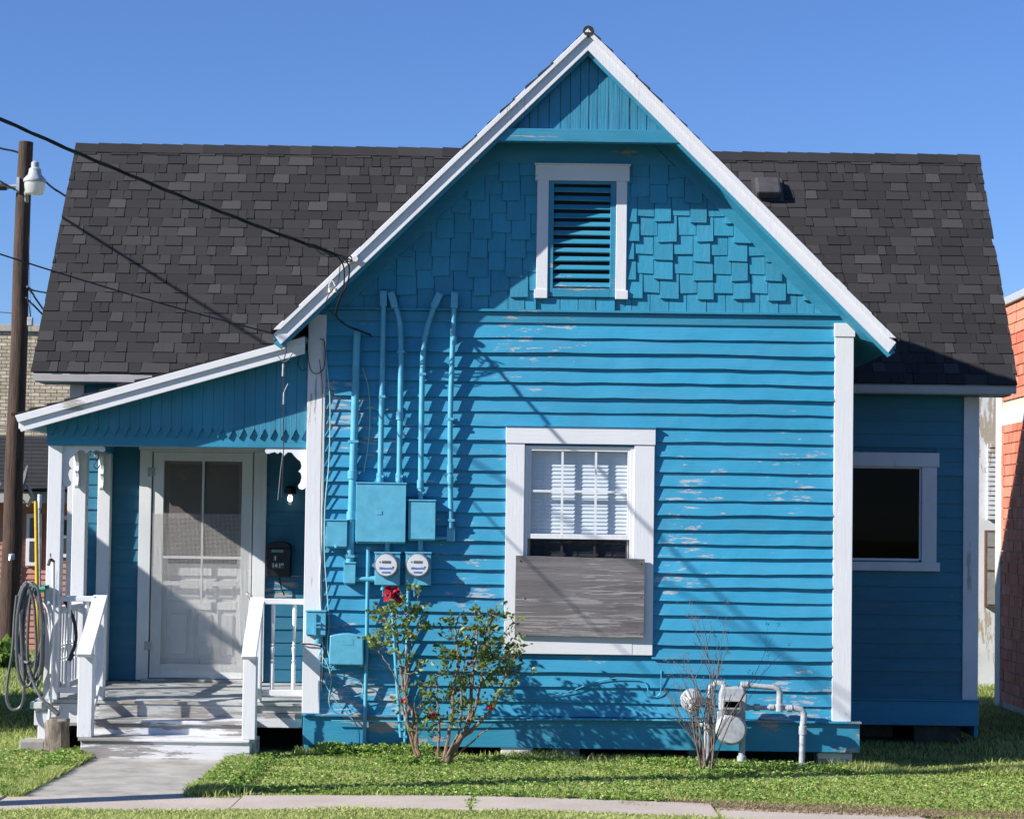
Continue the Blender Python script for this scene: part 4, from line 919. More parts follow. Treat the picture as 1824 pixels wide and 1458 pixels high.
c = P(54, 572, PY-.15); MB().box(c.x-.035, c.x+.035, c.y-.03, c.y+.03, c.z-.06, c.z+.05).build('case', 'galv', bx, .01); MB().tube([c+Vector((0, 0, .05)), c+Vector((-.02, 0, .2)), c+Vector((-.05, 0, .3))], .008, 6).build('lead', 'black', bx)
c = P(19, 990, PY-.2); bk = thing('pole_clip', 'small pale metal clip low on the wooden pole', 'clip', c)
MB().box(c.x-.03, c.x+.03, c.y, c.y+.1, c.z-.05, c.z+.03).build('plate', 'galv', bk, .01); MB().tube([c, c+Vector((0, -.03, -.06))], .02, 8).build('bolt', 'steel', bk)

# ================================================================== PORCH OBJECTS
# mailbox
c = P(497, 998, HY-.08); mx = thing('mailbox', 'black wall mailbox with white house numbers beside the door', 'mailbox', (c.x, HY-.02, c.z-.16))
hw = .108; zb, zt = c.z-.145, c.z+.13
arc = [(c.x-hw, zb), (c.x+hw, zb), (c.x+hw, zt)]+[(c.x+hw*math.cos(t), zt+.045*math.sin(t)) for t in [math.pi*i/8 for i in range(1, 8)]]+[(c.x-hw, zt)]
MB().prism(arc, HY-.13, HY-.021).build('body', 'blackmetal', mx, .006)
MB().box(c.x-hw-.006, c.x+hw+.006, HY-.142, HY-.1305, c.z+.045, c.z+.115).build('lid', 'blackmetal', mx, .006)
MB().box(c.x-.062, c.x+.045, HY-.1455, HY-.1421, c.z+.075, c.z+.1).build('viewing_slot', plain('dusty_green_slot', (.12, .25, .24), .4), mx)
def text(s, size, loc, parent, mat, bold=.004):
    cu = bpy.data.curves.new('number', 'FONT'); cu.body = s; cu.size = size; cu.extrude = .001; cu.offset = bold
    o = bpy.data.objects.new('house_number', cu); COL.objects.link(o)
    dg = bpy.context.evaluated_depsgraph_get(); me = bpy.data.meshes.new_from_object(o.evaluated_get(dg)); bpy.data.objects.remove(o)
    me.transform(Matrix.Translation(loc) @ Matrix.Rotation(math.pi/2, 4, 'X'))
    ob = bpy.data.objects.new('house_number', me); COL.objects.link(ob); me.materials.clear(); me.materials.append(M[mat]); ob.parent = parent; ob.matrix_parent_inverse = parent_inv(parent); return ob
for s_, x_, z_ in (('1', -.042, .005), ('1', -.060, -.062), ('4', -.033, -.062), ('1', .0, -.062), ('9', .024, -.062)):
    MB().box(c.x+x_-.003, c.x+x_+.025, HY-.1325, HY-.1302, c.z+z_-.006, c.z+z_+.046).build('number_tile', plain('number_tile_grey', (.06, .06, .06), .5), mx)
    text(s_, .055, (c.x+x_, HY-.134, c.z+z_), mx, 'dial', .0015)
MB().tube(curve([(c.x-.0, HY-.05, zb), (c.x+.02, HY-.06, zb-.09), (c.x+.05, HY-.05, zb-.17)]), .007, 6).build('dangling_strap', 'black', mx)
# porch lamp
c = P(517, 885, HY-.1); lp = thing('porch_lamp', 'lit jar lamp with black cap on the shaded porch wall', 'lamp', (c.x, HY-.02, c.z))
MB().lathe((c.x, HY-.11, c.z), [(.03, .10), (.052, .085), (.055, .035), (.05, .03)], 18).box(c.x-.03, c.x+.03, HY-.09, HY-.018, c.z+.05, c.z+.10).build('cap', 'blackmetal', lp, smooth=True)
MB().lathe((c.x, HY-.11, c.z), [(.044, .03), (.05, .01), (.05, -.05), (.04, -.07), (.015, -.075)], 18).build('glass_jar', glass('lamp_jar', (.95, .95, .95), .05), lp, smooth=True)
MB().lathe((c.x, HY-.11, c.z), [(.012, .02), (.020, .006), (.024, -.016), (.018, -.036), (.005, -.042)], 14).build('bulb', 'bulb', lp, smooth=True)
# hook
hk = wire('small dark plant hook hanging in the porch between the posts', PL([(176, 808, 1.4), (174, 818, 1.4), (168, 826, 1.4), (168, 832, 1.4), (174, 834, 1.4), (178, 828, 1.4)]), .004, M['black'], 'plant_hook', None, 6, 'hook')
# hose on hanger
hs = thing('garden_hose', 'grey garden hose hung in long loops outside the left porch post', 'hose', P(60, 1240, -.05))
R = random.Random(31)
def loop(cx_, w, top, bot, ph, Y):
    pts = []
    for i in range(15):
        t = 2*math.pi*i/14; xx = cx_+w*math.sin(t)*(1-.18*math.cos(t)); yy = (top+bot)/2-(bot-top)/2*math.cos(t); pts.append(P(xx+R.uniform(-1, 1), yy, Y+.05*math.sin(t+ph)))
    return pts
for k, (cx_, w, tp, bt) in enumerate(((52, 21, 1037, 1205), (56, 20, 1036, 1216), (60, 18, 1038, 1223), (50, 24, 1035, 1180), (62, 13, 1042, 1210), (47, 18, 1040, 1222))):
    MB().tube(curve(loop(cx_, w, tp, bt, k, .02-k*.035), 5), .0125, 8, False).build('hose_loop', 'hose', hs, smooth=True)
MB().tube(curve(PL([(30, 1060, -.1), (26, 1100, -.08), (22, 1160, -.08), (14, 1210, -.06), (12, 1245, -.06), (22, 1263, -.06), (38, 1256, -.06), (43, 1225, -.08), (40, 1170, -.08), (36, 1090, -.08)]), 6), .0125, 8).build('hose_loop', 'hose', hs, smooth=True)
MB().tube(curve(PL([(52, 1196, -.12), (62, 1220, -.14), (72, 1240, -.18), (88, 1258, -.2), (105, 1272, -.22)]), 6), .012, 8).build('hose_tail', 'hose', hs, smooth=True)
MB().tube(PL([(84, 1254, -.2), (104, 1271, -.22)]), .02, 10).build('nozzle', plain('nozzle_grey', (.15, .15, .155), .35, .5), hs, smooth=True)
hgz = thing('hose_hanger', 'green metal hose hanger on the left porch post', 'hose hanger', P(78, 1045, PF))
c = P(67, 1048, PF-.0)
n = 8; mb = MB()
for i in range(n):
    t0, t1 = i/n, (i+1)/n
    f0, f1 = P(60+20*t0, 1053-11*math.sin(t0*1.4), -.12), P(60+20*t1, 1053-11*math.sin(t1*1.4), -.12)
    mb.add([f0, f1, f1+Vector((0, .16, 0)), f0+Vector((0, .16, 0)), f0-Vector((0, 0, .03)), f1-Vector((0, 0, .03)), f1+Vector((0, .16, -.03)), f0+Vector((0, .16, -.03))], [(0, 1, 2, 3), (4, 7, 6, 5), (0, 4, 5, 1), (3, 2, 6, 7)])
mb.build('cradle', 'green_metal', hgz); MB().box(PX0-.01, PX0-.001, PF+.0, PF+.1, c.z-.12, c.z+.05).build('backplate', 'green_metal', hgz)
MB().tube(curve(PL([(112, 1066, .12), (124, 1085, .12), (133, 1110, .12), (135, 1140, .12), (124, 1175, .10)]), 6), .014, 8).build('black_hose', 'black', None, smooth=True, label='black hose piece drooping between the small front railing balusters', cat='hose')
MB().tube(PL([(130, 1163, .11), (123, 1176, .1)]), .02, 8).build('hose_coupler', 'black', None, smooth=True, label='black coupler at the end of the drooping hose behind the left newel', cat='coupler')
MB().lathe(P(102, 1218, .2), [(.005, -.03), (.032, -.025), (.035, 0), (.032, .02), (.005, .03)], 16, 'y').build('rubber_ball', 'black', None, smooth=True, label='small black ball on the deck by the left front post', cat='ball')
# standpipe with faucet
sp = thing('standpipe', 'thin white standpipe with a dark faucet in front of the left porch post', 'faucet', P(91, 1300, 0))
MB().tube(PL([(95, 998, .0), (95, 1050, .0), (94, 1120, 0), (90, 1230, 0), (87, 1310, 0)]), .014, 10).build('pipe', 'white', sp, smooth=True)
MB().tube(curve(PL([(96, 1000, 0), (90, 996, -.03), (86, 1006, -.06)]), 5), .012, 8).tube(PL([(90, 992, -.02), (90, 985, -.02)]), .006, 6).build('faucet', plain('dark_brass', (.12, .09, .07), .5, .5), sp, smooth=True)
MB().tube(curve(PL([(75, 1070, .02), (84, 1085, 0), (88, 1110, 0), (90, 1160, 0), (88, 1240, 0)]), 5), .007, 8).build('side_tube', 'white', sp, smooth=True)
# stump and stone
sb = P(104, 1328, -.12); st_ = thing('tree_stump', 'short grey log stump standing on end beside the steps', 'stump', (sb.x, -.18, 0))
mb = MB(); n = 18; rings = []
for h in (-.03, .03, .08, .14, .2, .245, .255):
    rr = [(.098+.007*math.sin(k*3.1)+.005*math.sin(k*5+h*30))*(1.0 if h < .25 else .93) for k in range(n)]
    rings.append([(sb.x+r*math.cos(2*math.pi*k/n), -.18+r*math.sin(2*math.pi*k/n), h+gz(sb.x)*0+.02*math.cos(k)*(h > .24)) for k, r in enumerate(rr)])
vs = [p for r in rings for p in r]; fs = [(i*n+k, i*n+(k+1) % n, (i+1)*n+(k+1) % n, (i+1)*n+k) for i in range(len(rings)-1) for k in range(n)]+[tuple((len(rings)-1)*n+k for k in range(n))]
mb.add(vs, fs).build('log', 'bark', st_, smooth=True)
MB().lathe((sb.x, -.18, .243), [(.09, 0), (.088, .012), (.06, .016), (.03, .013)], 18).build('cut_face', plain('cut_wood', (.25, .21, .17), .9, 0, .3, 40, .4), st_, smooth=True)
a, b_ = P(40, 1318, -.0), P(86, 1318, -.0)
MB().box(a.x, b_.x, -.12, .12, -.02, .085).build('concrete_block', 'concrete', None, .015, label='low flat concrete block in the grass beside the stump', cat='block')

# ================================================================== GAS METER
gm = thing('gas_meter', 'grey gas meter with round regulator and elbowed pipes low on the right wall', 'gas meter', P(1300, 1365, -.25))
GY = -.24
def G(a, b_, Y=GY): return P(a, b_, Y)
def gp(name, pts, r, Y=GY): MB().tube([G(a, b_, Y) for a, b_ in pts], r, 10).build(name, 'galv', gm, smooth=True)
def fit(a, b_, r, h, ax='z', Y=GY):
    pr = [(r*.8, -h), (r, -h*.9), (r, h*.9), (r*.8, h)]; MB().lathe(G(a, b_, Y), pr, 10, ax).build('fitting', 'galv', gm, smooth=True)
gp('inlet_pipe', [(1260, 1370), (1261, 1290)], .03); gp('inlet_pipe', [(1262, 1300), (1264, 1238)], .022)
gp('riser_elbow', [(1265, 1240), (1267, 1222), (1275, 1216), (1288, 1217), (1292, 1228)], .024)
fit(1261, 1290, .038, .03); fit(1263, 1262, .034, .02); fit(1264, 1245, .032, .02); fit(1249, 1291, .02, .03, 'x'); fit(1290, 1222, .03, .02)
c = G(1232, 1246, GY-.06)
MB().lathe(c, [(.02, .06), (.05, .05), (.088, .02), (.092, 0), (.088, -.02), (.07, -.032), (.03, -.05), (.02, -.06)], 22, 'y').build('regulator', 'galv', gm, smooth=True)
MB().tube([c+Vector((0, -.03, -.02)), c+Vector((-.01, -.04, -.09))], .024, 10).tube([c, G(1262, 1248)], .026, 10).build('regulator_vent', 'galv', gm, smooth=True)
a = [(1284, 1222), (1322, 1222), (1329, 1236), (1327, 1262), (1321, 1268), (1286, 1268), (1279, 1262), (1280, 1236)]
pl_ = [(G(x, y).x, G(x, y).z) for x, y in a][::-1]
MB().prism(pl_, GY-.10, GY+.06).build('upper_body', 'galv', gm, .012)
q = G(1303, 1254, GY-.12); MB().box(q.x-.075, q.x+.075, GY-.135, GY-.1, q.z-.042, q.z+.042).build('index_box', plain('index_grey', (.34, .34, .33), .4), gm, .008)
MB().box(q.x-.058, q.x+.058, GY-.138, GY-.1352, q.z-.02, q.z+.025).build('index_window', 'darkglass', gm)
c = G(1301, 1297, GY-.0)
MB().lathe(c, [(.1, .09), (.122, .06), (.125, -.06), (.122, -.075), (.108, -.09), (.104, -.10), (.06, -.103), (.01, -.104)], 28, 'y').build('diaphragm_case', 'galv', gm, smooth=True)
MB().box(c.x-.112, c.x+.116, GY-.04, GY+.05, c.z, c.z+.14).build('middle_body', 'galv', gm, .01)
gp('outlet_drop', [(1322, 1310), (1321, 1352)], .026); fit(1321, 1350, .036, .022)
gp('outlet_pipe', [(1322, 1240), (1326, 1218)], .022); gp('outlet_pipe', [(1322, 1219), (1380, 1224)], .022); fit(1326, 1219, .03, .03, 'x')
gp('elbow', [(1376, 1223), (1386, 1226), (1389, 1234), (1388, 1262)], .025); fit(1388, 1260, .034, .03)
gp('lower_pipe', [(1326, 1259), (1420, 1261)], .018); fit(1331, 1259, .026, .018, 'x'); fit(1348, 1259, .03, .025, 'x'); fit(1374, 1259, .026, .02, 'x'); fit(1406, 1261, .03, .022, 'x')
gp('elbow', [(1414, 1260), (1427, 1262), (1432, 1270), (1431, 1288)], .026); gp('outlet_pipe', [(1430, 1285), (1428, 1370)], .0245); fit(1430, 1300, .032, .035)

# ================================================================== ROSE BUSHES & DRY SHRUB
def leaflet(mb, p, d, size, R, tone):
    d = d.normalized(); s = d.cross(Vector((R.uniform(-1, 1), R.uniform(-1, 1), R.uniform(-1, 1)))).normalized(); nn = s.cross(d)
    L = size; w = size*.33
    fold = nn*(.18*L)
    vs = [p, p+d*L*.35+s*w+fold, p+d*L*.75+s*w*.8+fold*.8, p+d*L-nn*.1*L, p+d*L*.75-s*w*.8+fold*.8, p+d*L*.35-s*w+fold, p+d*L*.5]
    mb.add(vs, [(0, 1, 6), (1, 2, 6), (2, 3, 6), (3, 4, 6), (4, 5, 6), (5, 0, 6)], tone)
def rose(label, canes, leafzones, flowers, base, seed, bright, dens=1):
    R = random.Random(seed); t = thing('rose_bush', label, 'shrub', base)
    mb = MB()
    twigs = []
    for pts in canes:
        r0 = pts[0][3] if len(pts[0]) > 3 else .009
        pp = curve([P(a, b_, Y) for a, b_, Y, *_ in pts], 6)
        pp = [p+Vector((R.uniform(-.006, .006), R.uniform(-.008, .008), R.uniform(-.004, .004))) for p in pp]
        mb.tube(pp, [r0*(1-.72*i/len(pp)) for i in range(len(pp))], 7)
        for i in range(len(pp)//3, len(pp), 2): twigs.append((pp[i], (pp[min(i+1, len(pp)-1)]-pp[i-1]).normalized()))
    lf = MB()
    def compound(o, d):
        d = (d+Vector((R.uniform(-.9, .9), R.uniform(-1, .9), R.uniform(-.5, .7)))).normalized(); L = R.uniform(.05, .12)
        e = o+d*L; mb.tube([o, e], .0018, 4, False)
        tone = min(1, max(0, R.gauss(bright+.12, .24)))
        for k in range(5 if R.random() < .6 else 3):
            f_ = 1-(k//2+ (1 if k else 0))*.33 if k else 1
            s = d.orthogonal().normalized()*(1 if k % 2 else -1)
            leaflet(lf, o+d*L*f_, (d+s*1.3*(k > 0)+Vector((R.uniform(-.3, .3), R.uniform(-.3, .3), R.uniform(-.5, .2)))), R.uniform(.024, .056), R, min(1, max(0, tone+R.uniform(-.1, .1))))
    for (zx, zy, zw, zh, n) in leafzones:
        for _ in range(int(n*dens)):
            while True:
                a, b_ = R.uniform(-1, 1), R.uniform(-1, 1)
                if a*a+b_*b_ < 1: break
            o = P(zx+a*zw, zy+b_*zh, base[1]+.05+R.uniform(-.16, .16))
            if _ % 3 == 0:
                q = min(twigs, key=lambda q_: (q_[0]-o).length)[0]; mb.tube([q, q.lerp(o, .5)+Vector((0, 0, -.01)), o], [.004, .003, .002], 5, False)
            compound(o, Vector((a, R.uniform(-.5, .2), .4)))
    mb.build('canes', 'rosecane', t); lf.build('leaves', 'roseleaf', t, kind='stuff')
    for (a, b_, s_) in flowers:
        c = P(a, b_, base[1]-.12); fl = MB()
        for k in range(int(26 if s_ > .05 else 12)):
            th = R.uniform(0, 6.28); el = R.uniform(-.35, 1.2); d = Vector((math.cos(th)*math.cos(el), math.sin(th)*math.cos(el)-.3, math.sin(el))).normalized(); s = d.orthogonal().normalized(); s = Matrix.Rotation(R.uniform(0, 6), 3, d) @ s; nn = d.cross(s)
            r_ = s_*R.uniform(.75, 1.1); w = r_*.5
            vs = [c, c+d*r_*.5+s*w*.7, c+d*r_*.95+s*w*.6+nn*.25*r_, c+d*r_*1.05+nn*.1*r_, c+d*r_*.95-s*w*.6+nn*.25*r_, c+d*r_*.5-s*w*.7, c+d*r_*.55-nn*.18*r_]
            fl.add(vs, [(0, 1, 6), (1, 2, 6), (2, 3, 6), (3, 4, 6), (4, 5, 6), (5, 0, 6)])
        fl.build('rose_flower', 'petal', t)
    return t
bz1 = P(752, 1372, -.62)
rose('tall thin rose bush with a large crimson bloom in front of the meters',
     [[(754, 1372, -.6, .018), (742, 1325, -.6), (735, 1270, -.55), (722, 1240, -.55), (712, 1180, -.5), (706, 1120, -.5), (700, 1070, -.5)],
      [(748, 1368, -.6, .012), (728, 1300, -.6), (722, 1240, -.6), (724, 1180, -.55), (726, 1130, -.5), (722, 1090, -.5)],
      [(742, 1330, -.6, .009), (718, 1262, -.6), (705, 1210, -.6), (690, 1180, -.6), (672, 1158, -.55)],
      [(722, 1250, -.55, .007), (728, 1180, -.5), (735, 1140, -.5), (742, 1122, -.5)], [(748, 1350, -.6, .007), (742, 1290, -.6), (738, 1250, -.6)]],
     [(705, 1100, 30, 22, 30), (725, 1085, 18, 18, 16), (700, 1135, 34, 18, 22), (740, 1125, 14, 20, 10), (676, 1152, 14, 14, 9), (738, 1255, 20, 22, 10), (728, 1185, 22, 26, 8), (750, 1290, 12, 24, 6), (735, 1070, 8, 22, 5)],
     [(697, 1062, .08), (718, 1249, .028)], (bz1.x, -.62, 0), 41, .62)
bz2 = P(790, 1370, -.62)
rose('broad bushy rose with woody lower canes between the meters and the boarded window',
     [[(786, 1368, -.62, .024), (806, 1335, -.6), (832, 1292, -.6), (838, 1240, -.55), (845, 1180, -.55), (850, 1120, -.5)],
      [(790, 1365, -.62, .02), (812, 1325, -.6), (850, 1290, -.6), (880, 1255, -.6), (895, 1215, -.6), (912, 1180, -.6)],
      [(784, 1368, -.62, .016), (800, 1310, -.6), (806, 1250, -.6), (815, 1180, -.6), (812, 1120, -.6), (820, 1090, -.6)],
      [(792, 1360, -.62, .016), (826, 1310, -.6), (850, 1250, -.6), (862, 1180, -.55), (874, 1120, -.5), (873, 1082, -.5)],
      [(780, 1370, -.6, .012), (782, 1310, -.6), (780, 1250, -.6), (775, 1200, -.6)], [(795, 1358, -.6, .009), (850, 1312, -.6), (878, 1290, -.6)],
      [(788, 1362, -.6, .012), (818, 1300, -.65), (822, 1230, -.65), (830, 1160, -.6)]],
     [(825, 1145, 48, 34, 60), (885, 1150, 40, 32, 46), (845, 1195, 62, 34, 62), (822, 1108, 20, 18, 14), (872, 1098, 22, 22, 22), (795, 1225, 34, 26, 34), (845, 1240, 40, 28, 24), (905, 1175, 34, 30, 28), (890, 1235, 24, 26, 16), (790, 1268, 26, 26, 26), (765, 1300, 14, 18, 8), (825, 1275, 20, 12, 8), (935, 1185, 12, 14, 5), (898, 1110, 18, 20, 8)],
     [(771, 1275, .032), (874, 1260, .034), (840, 1181, .02)], (bz2.x, -.62, 0), 43, .36, .78)
# dry shrub in front of the gas meter
R = random.Random(77); ds = thing('dry_shrub', 'leafless brown shrub with seed heads in front of the gas meter', 'shrub', P(1262, 1380, -.75))
mb = MB(); tw = MB()
def branch(p, d, L, r, depth):
    n = 5; pts = [p]; 
    for i in range(n): d = (d+Vector((R.uniform(-.13, .13), R.uniform(-.13, .13), R.uniform(-.05, .05)))).normalized(); pts.append(pts[-1]+d*L/n)
    mb.tube(pts, [r*(1-.6*i/n) for i in range(n+1)], 5, False)
    if depth > 0:
        for k in range(R.randint(2, 3)): branch(pts[R.randint(2, n)], (d+Vector((R.uniform(-.55, .55), R.uniform(-.4, .4), R.uniform(0, .3)))).normalized(), L*R.uniform(.35, .6), r*.42, depth-1)
    elif R.random() < .75:
        for k in range(4): e = pts[-1]+Vector((R.uniform(-.02, .02), R.uniform(-.02, .02), R.uniform(-.015, .02))); tw.lathe(e, [(.001, -.005), (.005, 0), (.001, .005)], 5)
for (x, y, l) in ((1195, 1205, .75), (1215, 1190, .8), (1235, 1150, .9), (1250, 1190, .8), (1262, 1195, .8), (1282, 1220, .7), (1320, 1200, .85), (1335, 1210, .8), (1240, 1250, .55), (1290, 1260, .5), (1205, 1240, .6), (1225, 1175, .85), (1258, 1160, .85), (1272, 1205, .8), (1305, 1195, .85), (1330, 1230, .7), (1248, 1215, .7), (1218, 1230, .6)):
    b0 = P(1256+R.uniform(-8, 14), 1376, -.75); b0.z = -.02; e = P(x, y, -.75+R.uniform(-.1, .1)); branch(b0, (e-b0).normalized(), (e-b0).length*.9, .0072, 2)
mb.build('canes', 'drycane', ds); tw.build('seed_heads', 'drycane', ds, kind='stuff')

# ================================================================== BACKGROUND
# right: clay tile building, its left wall runs away from us
TX = 5.33; tb = thing('clay_tile_building', 'building of red clay tiles with pale concrete bands at the right edge', 'building', (8, 4.5, 0))
core = MB().box(TX, 12, 2.6, 6.55, -.1, 4.35).build('wall', 'mortar', tb)
R = random.Random(9); rowh = .118; cnt = 0; many = MB()
z = 0
while z < 4.3:
    y = 2.62+R.uniform(-.1, 0)
    if 3.02 < z < 3.2: z += rowh; continue
    while y < 6.3:
        w = .20*R.uniform(.9, 1.1); y0, y1 = max(y, 2.61), min(y+w-.012, 6.32); y += w
        if y1-y0 < .03: continue
        mb = MB().box(TX-.018-R.uniform(0, .006), TX-.001, y0, y1, z+.006, z+rowh-.008, R.random() if z < 4.0 else 1.0)
        if y0 > 4.8 and cnt < 290: mb.build('clay_tile', 'tile', core); cnt += 1
        else: many.box(TX-.022, TX-.001, y0, y1, z+.006, z+rowh-.008, R.random())
    z += rowh
many.build('near_tiles', 'tile', core, kind='stuff')
MB().box(TX-.03, 12.02, 6.33, 6.58, -.1, 4.35).build('end_column', 'stucco', tb, .01)
MB().box(TX-.028, TX-.002, 2.58, 6.325, 3.03, 3.21).build('concrete_band', 'stucco', tb, .01)
MB().box(TX-.06, 12.05, 2.55, 6.62, 4.352, 4.44).build('coping', 'galv', tb, .01)
MB().box(TX-.05, TX-.019, 3.9, 4.62, 0, 1.35).build('dark_doorway', 'void', tb)
# pale corrugated shed behind
ws = thing('corrugated_shed', 'weathered white metal building seen between the house and the clay tile wall', 'building', (6.0, 10, 0))
MB().box(5.45, 9.2, 9.4, 14, -.1, 3.7).build('wall', 'corrug', ws)
mb = MB(); 
for i in range(16): mb.box(5.83, 6.08, 9.36-.012*(i % 2), 9.399, 2.02+i*.06, 2.02+i*.06+.045)
mb.build('louvre', 'corrug', ws); MB().box(5.52, 5.62, 9.35, 9.4, 0, 3.6).build('batten', 'corrug', ws)
c0, c1 = P(1759, 948, 9.35), P(1776, 1076, 9.35)
wf = MB().box(c0.x-.03, c1.x+.03, 9.34, 9.399, c1.z-.03, c0.z+.03).build('window', plain('rusty_window_frame', (.13, .07, .05), .8), ws)
for i, (za, zb_) in enumerate(((c1.z, c1.z+.40), (c1.z+.43, c1.z+.70), (c1.z+.72, c0.z))): MB().box(c0.x, c1.x, 9.33, 9.338, za, zb_).build('pane', plain('dusty_pane_%d' % i, (.28, .28, .26), .3), wf)
# left: tan brick building far back
bb = thing('brick_building', 'large tan brick building behind the wooden pole', 'building', (-11, 24, 0))
BYY = 23.0
core = MB().box(-22, -6.0, BYY, 32, -.1, 5.42).build('wall', 'tan_mortar', bb)
MB().box(-22.1, -5.9, BYY-.08, 32.1, 5.422, 5.56).build('parapet_coping', plain('tan_coping', (.36, .33, .28), .8), bb, .01)
R = random.Random(14); z = 1.0; r = 0; few = MB(); n1_ = 0
while z < 5.40:
    x = -13-.11*(r % 2)
    while x < -7.2:
        w = .215; mb = MB().box(x, x+w-.014, BYY-.016-R.uniform(0, .005), BYY-.001, z, z+.056, R.random()); 
        if x > -10.8 and z > 2.7 and x < -8.3 and n1_ < 290: mb.build('brick', 'tbrick', core); n1_ += 1
        else: few.add(mb.v, mb.f, R.random())
        x += w
    z += .068; r += 1
few.build('brickwork', 'tbrick', core, kind='stuff')
MB().box(-22, -6.0, BYY-.03, BYY-.02, 3.62, 3.66).build('band_course', 'tan_mortar', bb)
# pink house with dark roof and dish
ph = thing('pink_house', 'low pink clapboard house with dark roof behind the porch on the left', 'house', (-9, 14, 0))
HYY = 13.0
pw = MB().box(-14, -6.2, HYY, 19, -.1, 2.16).build('wall', 'pinksiding', ph)
for i in range(26): zz = -.0+i*.083; MB().add([(-14, HYY-.022, zz), (-6.2, HYY-.022, zz), (-6.2, HYY-.004, zz+.086), (-14, HYY-.004, zz+.086), (-14, HYY, zz), (-6.2, HYY, zz)], [(0, 1, 2, 3), (0, 4, 5, 1)]).build('siding_board', 'pinksiding', pw)
MB().box(-14.3, -5.9, HYY-.42, HYY-.38, 2.08, 2.24).build('fascia', 'fascia', ph); MB().box(-14.3, -5.9, HYY-.38, HYY, 2.09, 2.10).build('soffit', 'fascia', ph)
mb = MB(); R = random.Random(3)
for i in range(14):
    a = HYY-.45+i*.19; z0 = 2.25+i*.062; x = -14.3
    while x < -5.9: w = R.uniform(.2, .4); mb.add([(x, a, z0+.02), (min(x+w, -5.9), a, z0+.02), (min(x+w, -5.9), a+.2, z0+.07), (x, a+.2, z0+.07), (x, a, z0), (min(x+w, -5.9), a, z0)], [(0, 1, 2, 3), (0, 4, 5, 1)], R.random()*.6); x += w
mb.build('roof_shingles', 'shingle', ph, kind='stuff')
mb = MB().prism([(HYY-.4, 2.24), (HYY+2.3, 3.1), (HYY+5.5, 2.24)], -14.3, -5.9, 'x').build('roof', 'shingle', ph)
for (x0, x1, y0, y1) in ((54, 67, 922, 1000), (108, 119, 925, 985)):
    a, b_ = P(x0, y0, HYY-.04), P(x1, y1, HYY-.04)
    wf = MB().box(a.x-.05, b_.x+.05, HYY-.06, HYY-.02, b_.z-.06, a.z+.06).build('window', 'white', ph, .005)
    MB().box(a.x, b_.x, HYY-.067, HYY-.061, b_.z, a.z).build('pane', plain('house_pane_%d' % x0, (.05, .05, .055), .1), wf)
    MB().box(a.x, b_.x, HYY-.075, HYY-.068, (a.z+b_.z)/2-.02, (a.z+b_.z)/2+.02).build('sash_bar', 'white', wf)
    MB().tube([(a.x-.16, HYY-.05, 0), (a.x-.16, HYY-.05, 2.0)], .02, 8).build('downpipe', 'pinksiding', ph)
di = thing('satellite_dish', 'grey satellite dish on the dark roof behind the wooden pole', 'satellite dish', P(48, 895, 12.4))
c = P(46, 862, 12.3); nd = Vector((-.9, -.3, .25)).normalized(); sx_ = nd.orthogonal().normalized(); sy_ = nd.cross(sx_)
mb = MB(); vs = []; n = 24
for r_, dpt in ((0.001, 0), (.12, .01), (.2, .028), (.27, .055)):
    for k in range(n): t = 2*math.pi*k/n; vs.append(c+sx_*r_*math.cos(t)+sy_*r_*math.sin(t)+nd*dpt)
mb.add(vs, [(i*n+k, i*n+(k+1) % n, (i+1)*n+(k+1) % n, (i+1)*n+k) for i in range(3) for k in range(n)]).build('reflector', 'dish', di, smooth=True)
MB().tube([c-nd*.02, c-nd*.1+Vector((0, 0, -.15)), P(50, 900, 12.5)], .025, 8).build('mast', 'galv', di, smooth=True)
MB().tube([c+Vector((0, 0, -.25)), c+nd*.38+Vector((0, 0, -.1))], .014, 8).build('feed_arm', 'galv', di, smooth=True); MB().tube([c+nd*.36+Vector((0, 0, -.11)), c+nd*.44+Vector((0, 0, -.05))], .04, 8).build('receiver', 'ceramic', di, smooth=True)
ym = thing('marker_post', 'slim yellow marker post with a white sleeve standing before the pink house', 'post', P(66, 1160, 7))
a, b_ = P(64, 892, 7), P(68, 1165, 7); MB().tube([b_, a], .022, 10).build('post', 'yellow', ym, smooth=True)
a = P(71, 880, 7.1); b_ = P(70, 905, 7.1); MB().tube([b_, a], .024, 10).build('white_sleeve', 'white', ym, smooth=True); MB().tube([P(70, 905, 7.12), P(72, 1160, 7.12)], .014, 8).build('grey_pipe', 'galv', ym, smooth=True)
# low neighbour outbuilding beyond the left picture edge; its roof shades the porch wall
nb = thing('neighbour_shed', 'low white clapboard shed with a gable roof left of the porch', 'shed', (-7, 2.5, 0))
nbw = MB().prism([(-8.9, -.1), (-5.45, -.1), (-5.45, 2.53), (-7.15, 3.78), (-8.9, 2.53)], .95, 3.5).build('wall', 'fascia', nb)
for i in range(20): MB().box(-8.9, -5.45, .93, .949, .0+i*.12, .0+i*.12+.112).build('siding_board', 'white_h', nbw)
MB().prism([(-7.15, 3.86), (-5.25, 2.45), (-5.25, 2.38), (-7.15, 3.79), (-9.1, 2.40), (-9.1, 2.47)], .85, 3.6).build('roof', 'shingle', nb)
